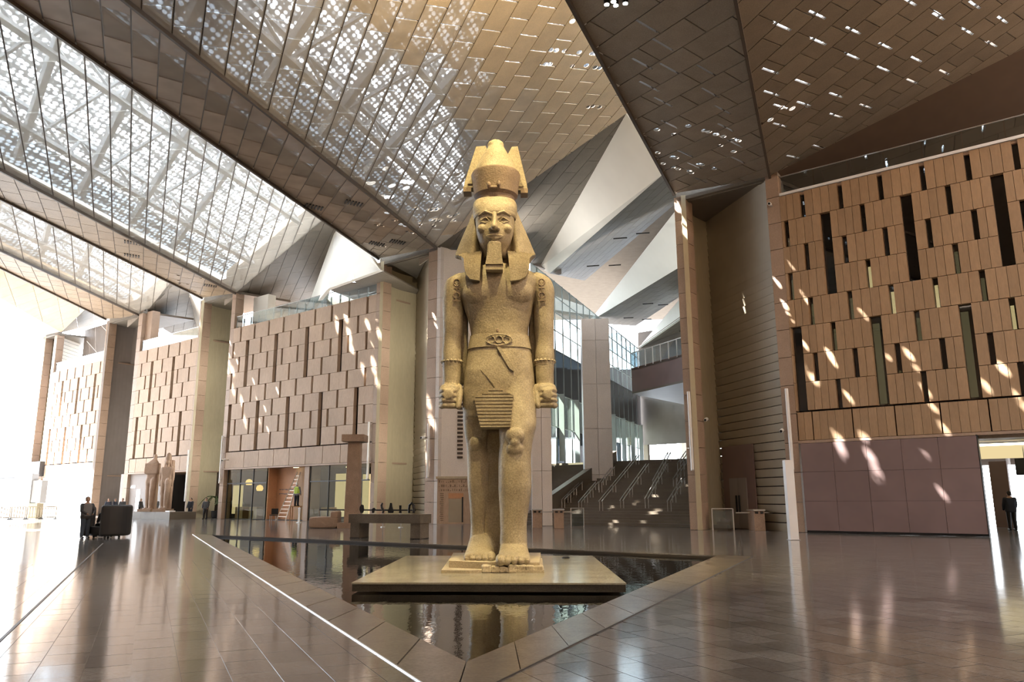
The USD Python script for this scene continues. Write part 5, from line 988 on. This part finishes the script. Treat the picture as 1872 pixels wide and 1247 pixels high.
# ladder, step under the worker, chair
t = thing('ladder', 'tall aluminium ladder leaning at the terracotta bay', 'ladder', (-16.6, 59.6, 0)); la = [Q(-52.75, WF + .1, 0), Q(-51.55, WF + .1, 0)]; lt = [Q(-51.6, WF + 1.0, 3.7), Q(-51.2, WF + 1.0, 3.7)]
for p, q in zip(la, lt): part(t, 'rail', MB().bar(p, q, .07), 'aluminium')
for k in range(1, 13): f = k / 13; part(t, 'rung', MB().bar(la[0] + (lt[0] - la[0]) * f, la[1] + (lt[1] - la[1]) * f, .045), 'aluminium')
t = thing('step_stand', 'brown work stand under the worker at the terracotta bay', 'step stand', (-16.75, 60.85, 0))
part(t, 'platform', MB().box(-17.15, -16.4, 60.5, 61.2, 1.02, 1.08), 'oak')
for x in (-17.1, -16.45):
    for y in (60.55, 61.15): part(t, 'leg', MB().box(x - .03, x + .03, y - .03, y + .03, 0, 1.02), 'oak')
t = thing('chair', 'black chair standing at the left of the terracotta bay', 'chair', (-17.9, 59.0, 0))
part(t, 'seat', MB().box(-18.15, -17.65, 58.8, 59.3, .42, .48), 'black'); part(t, 'backrest', MB().box(-18.15, -17.65, 59.25, 59.3, .5, .92), 'black')
for x in (-18.12, -17.68):
    for y in (58.83, 59.27): part(t, 'leg', MB().box(x - .02, x + .02, y - .02, y + .02, 0, .42), 'metal')
# potted palm and shrub before the portal
def palm(c, label, n, ln, up, name):
    t = thing(name, label, 'plant', c); c = V3(*c); part(t, 'pot', MB().lathe([(.22, 0), (.30, .05), (.34, .6), (.30, .62)], tuple(c), 18), 'charcoal'); part(t, 'trunk', MB().tube([c + Z * .5, c + Z * up], [.09, .06], 8), 'dark_brown')
    for k in range(n):
        a = 2 * math.pi * k / n + .3 * (k % 3); L = ln * rnd.uniform(.8, 1.1); d = V3(math.cos(a), math.sin(a), 0); pts = [c + Z * up + d * L * s + Z * (L * (.75 * s - 1.15 * s * s) + rnd.uniform(0, .03)) for s in np.linspace(0, 1, 7)]
        b = MB(); sd = V3(-d[1], d[0], 0)
        for p, q in zip(pts, pts[1:]):
            for g in (-1, 1):
                for h in (0, .5): o = p + (q - p) * h; b.add([o, o + (q - p) * .35, o + (q - p) * .9 + sd * g * .20 - Z * .05, o + (q - p) * .7 + sd * g * .20 - Z * .06], [[0, 1, 2], [0, 2, 3], [2, 1, 0], [3, 2, 0]])
        b.tube(pts, [.018] * 6 + [.006], 5); part(t, 'frond', b, 'leaf')
palm((-26.6, 70.4, 0), 'potted palm with arching fronds before the beige portal cheek', 11, 1.3, 1.75, 'potted_palm')
palm((-24.2, 69.0, 0), 'dense potted shrub right of the palm', 18, .62, 1.5, 'potted_shrub')
# white light pylon on the right, tall slim tubes on the portals
t = thing('light_pylon', 'free-standing tall white pylon on the floor before the right facade', 'pylon', (10.75, 30.4, 0)); part(t, 'shaft', MB().box(10.59, 10.91, 30.25, 30.55, .02, 3.02), 'white_paint'); part(t, 'foot', MB().box(10.55, 10.95, 30.2, 30.6, 0, .02), 'metal')
def tube_lamp(u, z0, z1, label):
    t = thing('tube_lamp', label, 'lamp', Q(u, WF - .12, z0), 'white tubes on the facades'); part(t, 'tube', MB().tube([Q(u, WF - .14, z0), Q(u, WF - .14, z1)], .085, 10), 'white_paint', smooth=50)
    for z in (z0 + .3, z1 - .3): part(t, 'bracket', MB().ubox(u - .03, u + .03, WF - .12, WF, z - .03, z + .03), 'metal')
    part(t, 'end_cap', MB().tube([Q(u, WF - .14, z0 - .05), Q(u, WF - .14, z0)], .09, 10), 'metal')
tube_lamp(-17.35, 3.0, 7.0, 'slim white vertical tube on the left fin of the right-hand portal'); tube_lamp(-12.3, 2.9, 6.7, 'slim white vertical tube on the right fin of the right-hand portal'); tube_lamp(-36.1, 3.0, 6.5, 'slim white vertical tube on the fin behind the statue'); tube_lamp(-42.0, 3.0, 7.0, 'slim white vertical tube at the right end of the nearest left block')
tube_lamp(-60.75, 3.0, 7.0, 'slim white vertical tube at the left end of the nearest left block'); tube_lamp(-66.1, 1.5, 6.0, 'slim white vertical tube at the right end of the middle left block')
def camera_box(p, label, d=(-.3, -.6)):
    t = thing('security_camera', label, 'camera', p, 'security cameras on the facades'); p = V3(*p); d = V3(d[0], d[1], -.15); d /= np.linalg.norm(d)
    part(t, 'arm', MB().bar(p, p - EW * .35, .06), 'metal'); hs = part(t, 'housing', MB().tube([p - EW * .35 - d * .12, p - EW * .35 + d * .25], .09, 12), 'white_paint'); part(hs, 'lens', MB().tube([p - EW * .35 + d * .25, p - EW * .35 + d * .28], .06, 10), 'black')
camera_box(Q(-12.35, WF, 16.0), 'security camera at the top of the fin beside the right facade'); camera_box(Q(-12.6, WF, 4.7), 'security camera low on the fin beside the right facade'); camera_box(Q(-43.0, WF, 5.1), 'white security camera on the base panels of the nearest left block'); camera_box(Q(-36.38, WF, 5.6), 'security camera on the fin left of the statue')
camera_box(Q(-59.9, WF, 4.9), 'security camera at the left end of the nearest left block'); camera_box(Q(-16.9, WF + 1.2, 5.6), 'dark security camera on the cheek of the right-hand portal')
# vents of the pier behind the statue, carved door surround at its foot
t = thing('carved_gate', 'carved sandstone door surround with two dark openings, left of the statue\'s legs', 'gateway', Q(-35.2, WF - .2)); ga = Q(-35.62, WF) ; gd = V3(.555, .832, 0); gn = V3(.832, -.555, 0)
ga = V3(-4.9, 50.9, 0); gd, gn = V3(.99, .12, 0), V3(.12, -.99, 0)
def gb(s0, s1, z0, z1, o0=0, o1=.1): return MB().hexa([q + Z * z for z in (z0, z1) for q in (ga + gd * s0 + gn * o0, ga + gd * s1 + gn * o0, ga + gd * s1 + gn * o1, ga + gd * s0 + gn * o1)])
part(t, 'face', gb(0, 3.6, 0, 3.0, -.3, 0), 'panel_stone'); part(t, 'lintel', gb(-.1, 3.7, 2.86, 3.02, -.3, .1), 'base_stone')
for s0 in (.75, 2.15): part(t, 'opening', gb(s0, s0 + .85, .1, 1.55, -.01, .02), 'rib_cladding'); part(t, 'door_frame', gb(s0 + .85, s0 + .95, .1, 1.7, 0, .05), 'charcoal'); part(t, 'red_lintel', gb(s0 - .02, s0 + .95, 1.62, 1.95, 0, .03), 'terracotta')
gl = MB()
for row, z in enumerate((2.62, 2.34, 2.08)):
    for k in range(24):
        s = .1 + k * .145 + rnd.uniform(-.02, .02); h = rnd.choice((.05, .12, .16)); w = rnd.choice((.04, .09)); gl.add(*gb(s, s + w, z, z + h, 0, .025).get())
for k in range(14): gl.add(*gb(.2 + rnd.uniform(-.04, .04), .42, .2 + k * .13, .26 + k * .13, 0, .025).get())
part(t, 'carved_signs', gl, 'statue_worn', kind='stuff')
t = thing('wall_vent', 'tall strip of dark slanting vent slots on the pale pier behind the statue', 'vent', (-3.6, 51.3, 5)); ga = V3(-4.9, 51.15, 0)
for k in range(26): part(t, 'slot', gb(1.25, 1.62, 4.2 + k * .27, 4.34 + k * .27, 0, .04), 'slot_dark')
tag(solo('wall_pier', 'pale stone pier face directly behind the statue\'s right arm', 'wall', MB().hexa([q + Z * z for z in (0, 18.6) for q in (V3(-4.95, 51.2, 0), V3(1.3, 52.0, 0), V3(1.3, 53.0, 0), V3(-4.95, 52.2, 0))]), 'pale_pier'), kind='structure')
# ticket gates
def gate(c, label, glass=True):
    t = thing('entry_gate', label, 'gate', c, 'entry gates'); x, y, _ = c
    cb = part(t, 'cabinet', MB().box(x - .26, x + .26, y - .5, y + .5, 0, .95), 'granite_pink'); part(t, 'top', MB().box(x - .30, x + .30, y - .55, y + .55, .95, 1.02), 'metal')
    for s in (-1, 1): part(cb, 'reader', MB().box(x + s * .13 - .07, x + s * .13 + .07, y - .53, y - .5, .82, .92), 'black'); part(t, 'arm', MB().bar((x + s * .3, y, .86), (x + s * 1.0, y, .86), .05), 'metal')
gate((12.0, 38.9, 0), 'stone-clad entry gate with two readers in the right-hand portal'); gate((1.35, 43.9, 0), 'entry gate left of the great stair, nearer the statue'); gate((2.5, 43.2, 0), 'entry gate left of the great stair, nearer the stair')
def guard_rail(a, b, label, m='metal', n=3):
    a, b = V3(*a, 0), V3(*b, 0); t = thing('guard_rail', label, 'railing', a)
    for k in range(n): p = a + (b - a) * k / (n - 1); part(t, 'post', MB().bar(p, p + Z * 1.05, .06), m)
    part(t, 'rail', MB().bar(a + Z * 1.05, b + Z * 1.05, .05), m); part(t, 'glass_panel', wall_quad(b + Z * 0, a, .08, .98, .02), 'glass_rail')
guard_rail((10.0, 39.6), (11.0, 39.4), 'glass guard rail left of the gate in the right-hand portal', n=2); guard_rail((13.15, 38.4), (13.9, 37.5), 'glass guard rail right of the gate in the right-hand portal', n=2); guard_rail((3.2, 43.4), (4.0, 44.6), 'short guard rail at the foot of the stair cheek', n=2)
t = thing('door_1', 'brown double door with long handles in the ribbed wall of the right-hand portal', 'door', (12.2, 40.5, 0), kind='structure')
_, pc, pd_, po, pL = pr
def rbx(s0, s1, z0, z1, o0, o1): return MB().hexa([q + Z * z for z in (z0, z1) for q in (pc + pd_ * s0 + po * o0, pc + pd_ * s1 + po * o0, pc + pd_ * s1 + po * o1, pc + pd_ * s0 + po * o1)])
part(t, 'surround', rbx(.5, 3.6, 0, 4.3, .13, .2), 'hoarding'); 
for s0 in (1.2, 2.05): lf = part(t, 'leaf', rbx(s0, s0 + .82, .02, 2.6, .2, .26), 'plum_cladding'); part(lf, 'pull_handle', rbx(s0 + (.66 if s0 < 2 else .1), s0 + (.72 if s0 < 2 else .16), .8, 1.7, .26, .34), 'black')
# the bright entrance end: barriers and dark boxes
for k in range(7):
    x = -47.8 + k * 1.05; y = 66.5 + k * .5; t = thing('crowd_barrier', f"{('first', 'second', 'third', 'fourth', 'fifth', 'sixth', 'seventh')[k]} metal crowd barrier from the left edge, in the glare", 'barrier', (x, y, 0), 'crowd barriers at the left entrance')
    for z in (.15, 1.05): part(t, 'rail', MB().bar((x, y, z), (x + .95, y + .45, z), .05), 'rib_cladding')
    for i in range(6): part(t, 'bar', MB().bar((x + .19 * i, y + .09 * i, .15), (x + .19 * i, y + .09 * i, 1.05), .035 if 0 < i < 5 else .05), 'rib_cladding')
    for i in (0, 5): part(t, 'foot', MB().bar((x + .19 * i, y + .09 * i - .25, .02), (x + .19 * i, y + .09 * i + .25, .02), .05), 'charcoal'); part(t, 'leg', MB().bar((x + .19 * i, y + .09 * i, 0), (x + .19 * i, y + .09 * i, .15), .05), 'charcoal')
t = thing('kiosk', 'tall grey kiosk block standing in the glare at the left edge', 'kiosk', (-43.6, 72, 0)); part(t, 'tower', MB().box(-45.6, -44.0, 71.5, 72.5, 0, 4.0), 'steel_paint'); part(t, 'wing', MB().box(-43.95, -43.1, 71.6, 72.5, 1.4, 3.4), 'steel_paint'); part(t, 'counter', MB().box(-43.9, -43.2, 71.4, 72.4, 0, 1.35), 'concrete')
# lamps in the nearest soffit band
t = thing('spotlight_cluster', 'cluster of bright spotlights in the dark soffit band at the top of the view', 'lamp', (3.4, 22.6, 17.4))
for x, y in ((3.15, 22.45), (3.35, 22.3), (3.45, 22.5), (3.75, 22.4)): cn = part(t, 'can', MB().lathe([(.10, 0), (.10, .18)], (x, y, 17.42), 14), 'black'); part(cn, 'lens', MB().lathe([(.085, 0), (.05, .01)], (x, y, 17.405), 14), 'lamp_white')
# vents in the bands: rows of dark slots
for k, (u, w, lab) in enumerate(((-35.9, 26.7, 'dark slotted vent in the brown band, upper left of its pair'), (-33.4, 27.6, 'dark slotted vent in the brown band, upper right of its pair'), (-38.3, 33.8, 'dark slotted vent in the brown band, lower left beside its portal'), (-36.8, 34.3, 'dark slotted vent in the brown band, lower right beside its portal'), (-52.9, 24.1, 'dark slotted vent in the tan band on the left, upper of two'), (-56.3, 25.7, 'dark slotted vent in the tan band on the left, lower of two'), (-59.9, 34.2, 'dark slotted vent in the tan band, near its portal'))):
    t = thing('soffit_vent', lab, 'vent', S(u, w), 'slotted vents in the soffit bands'); d_, e_ = azdir(56, V3(0, 0, 1)), azdir(-25.6, V3(0, 0, 1))
    for i in range(6): c = S(u, w) - Z * .035 + d_ * (.19 * i - .5); part(t, 'slot', MB().bar(c - e_ * .3, c + e_ * .3, .08, .06), 'black')
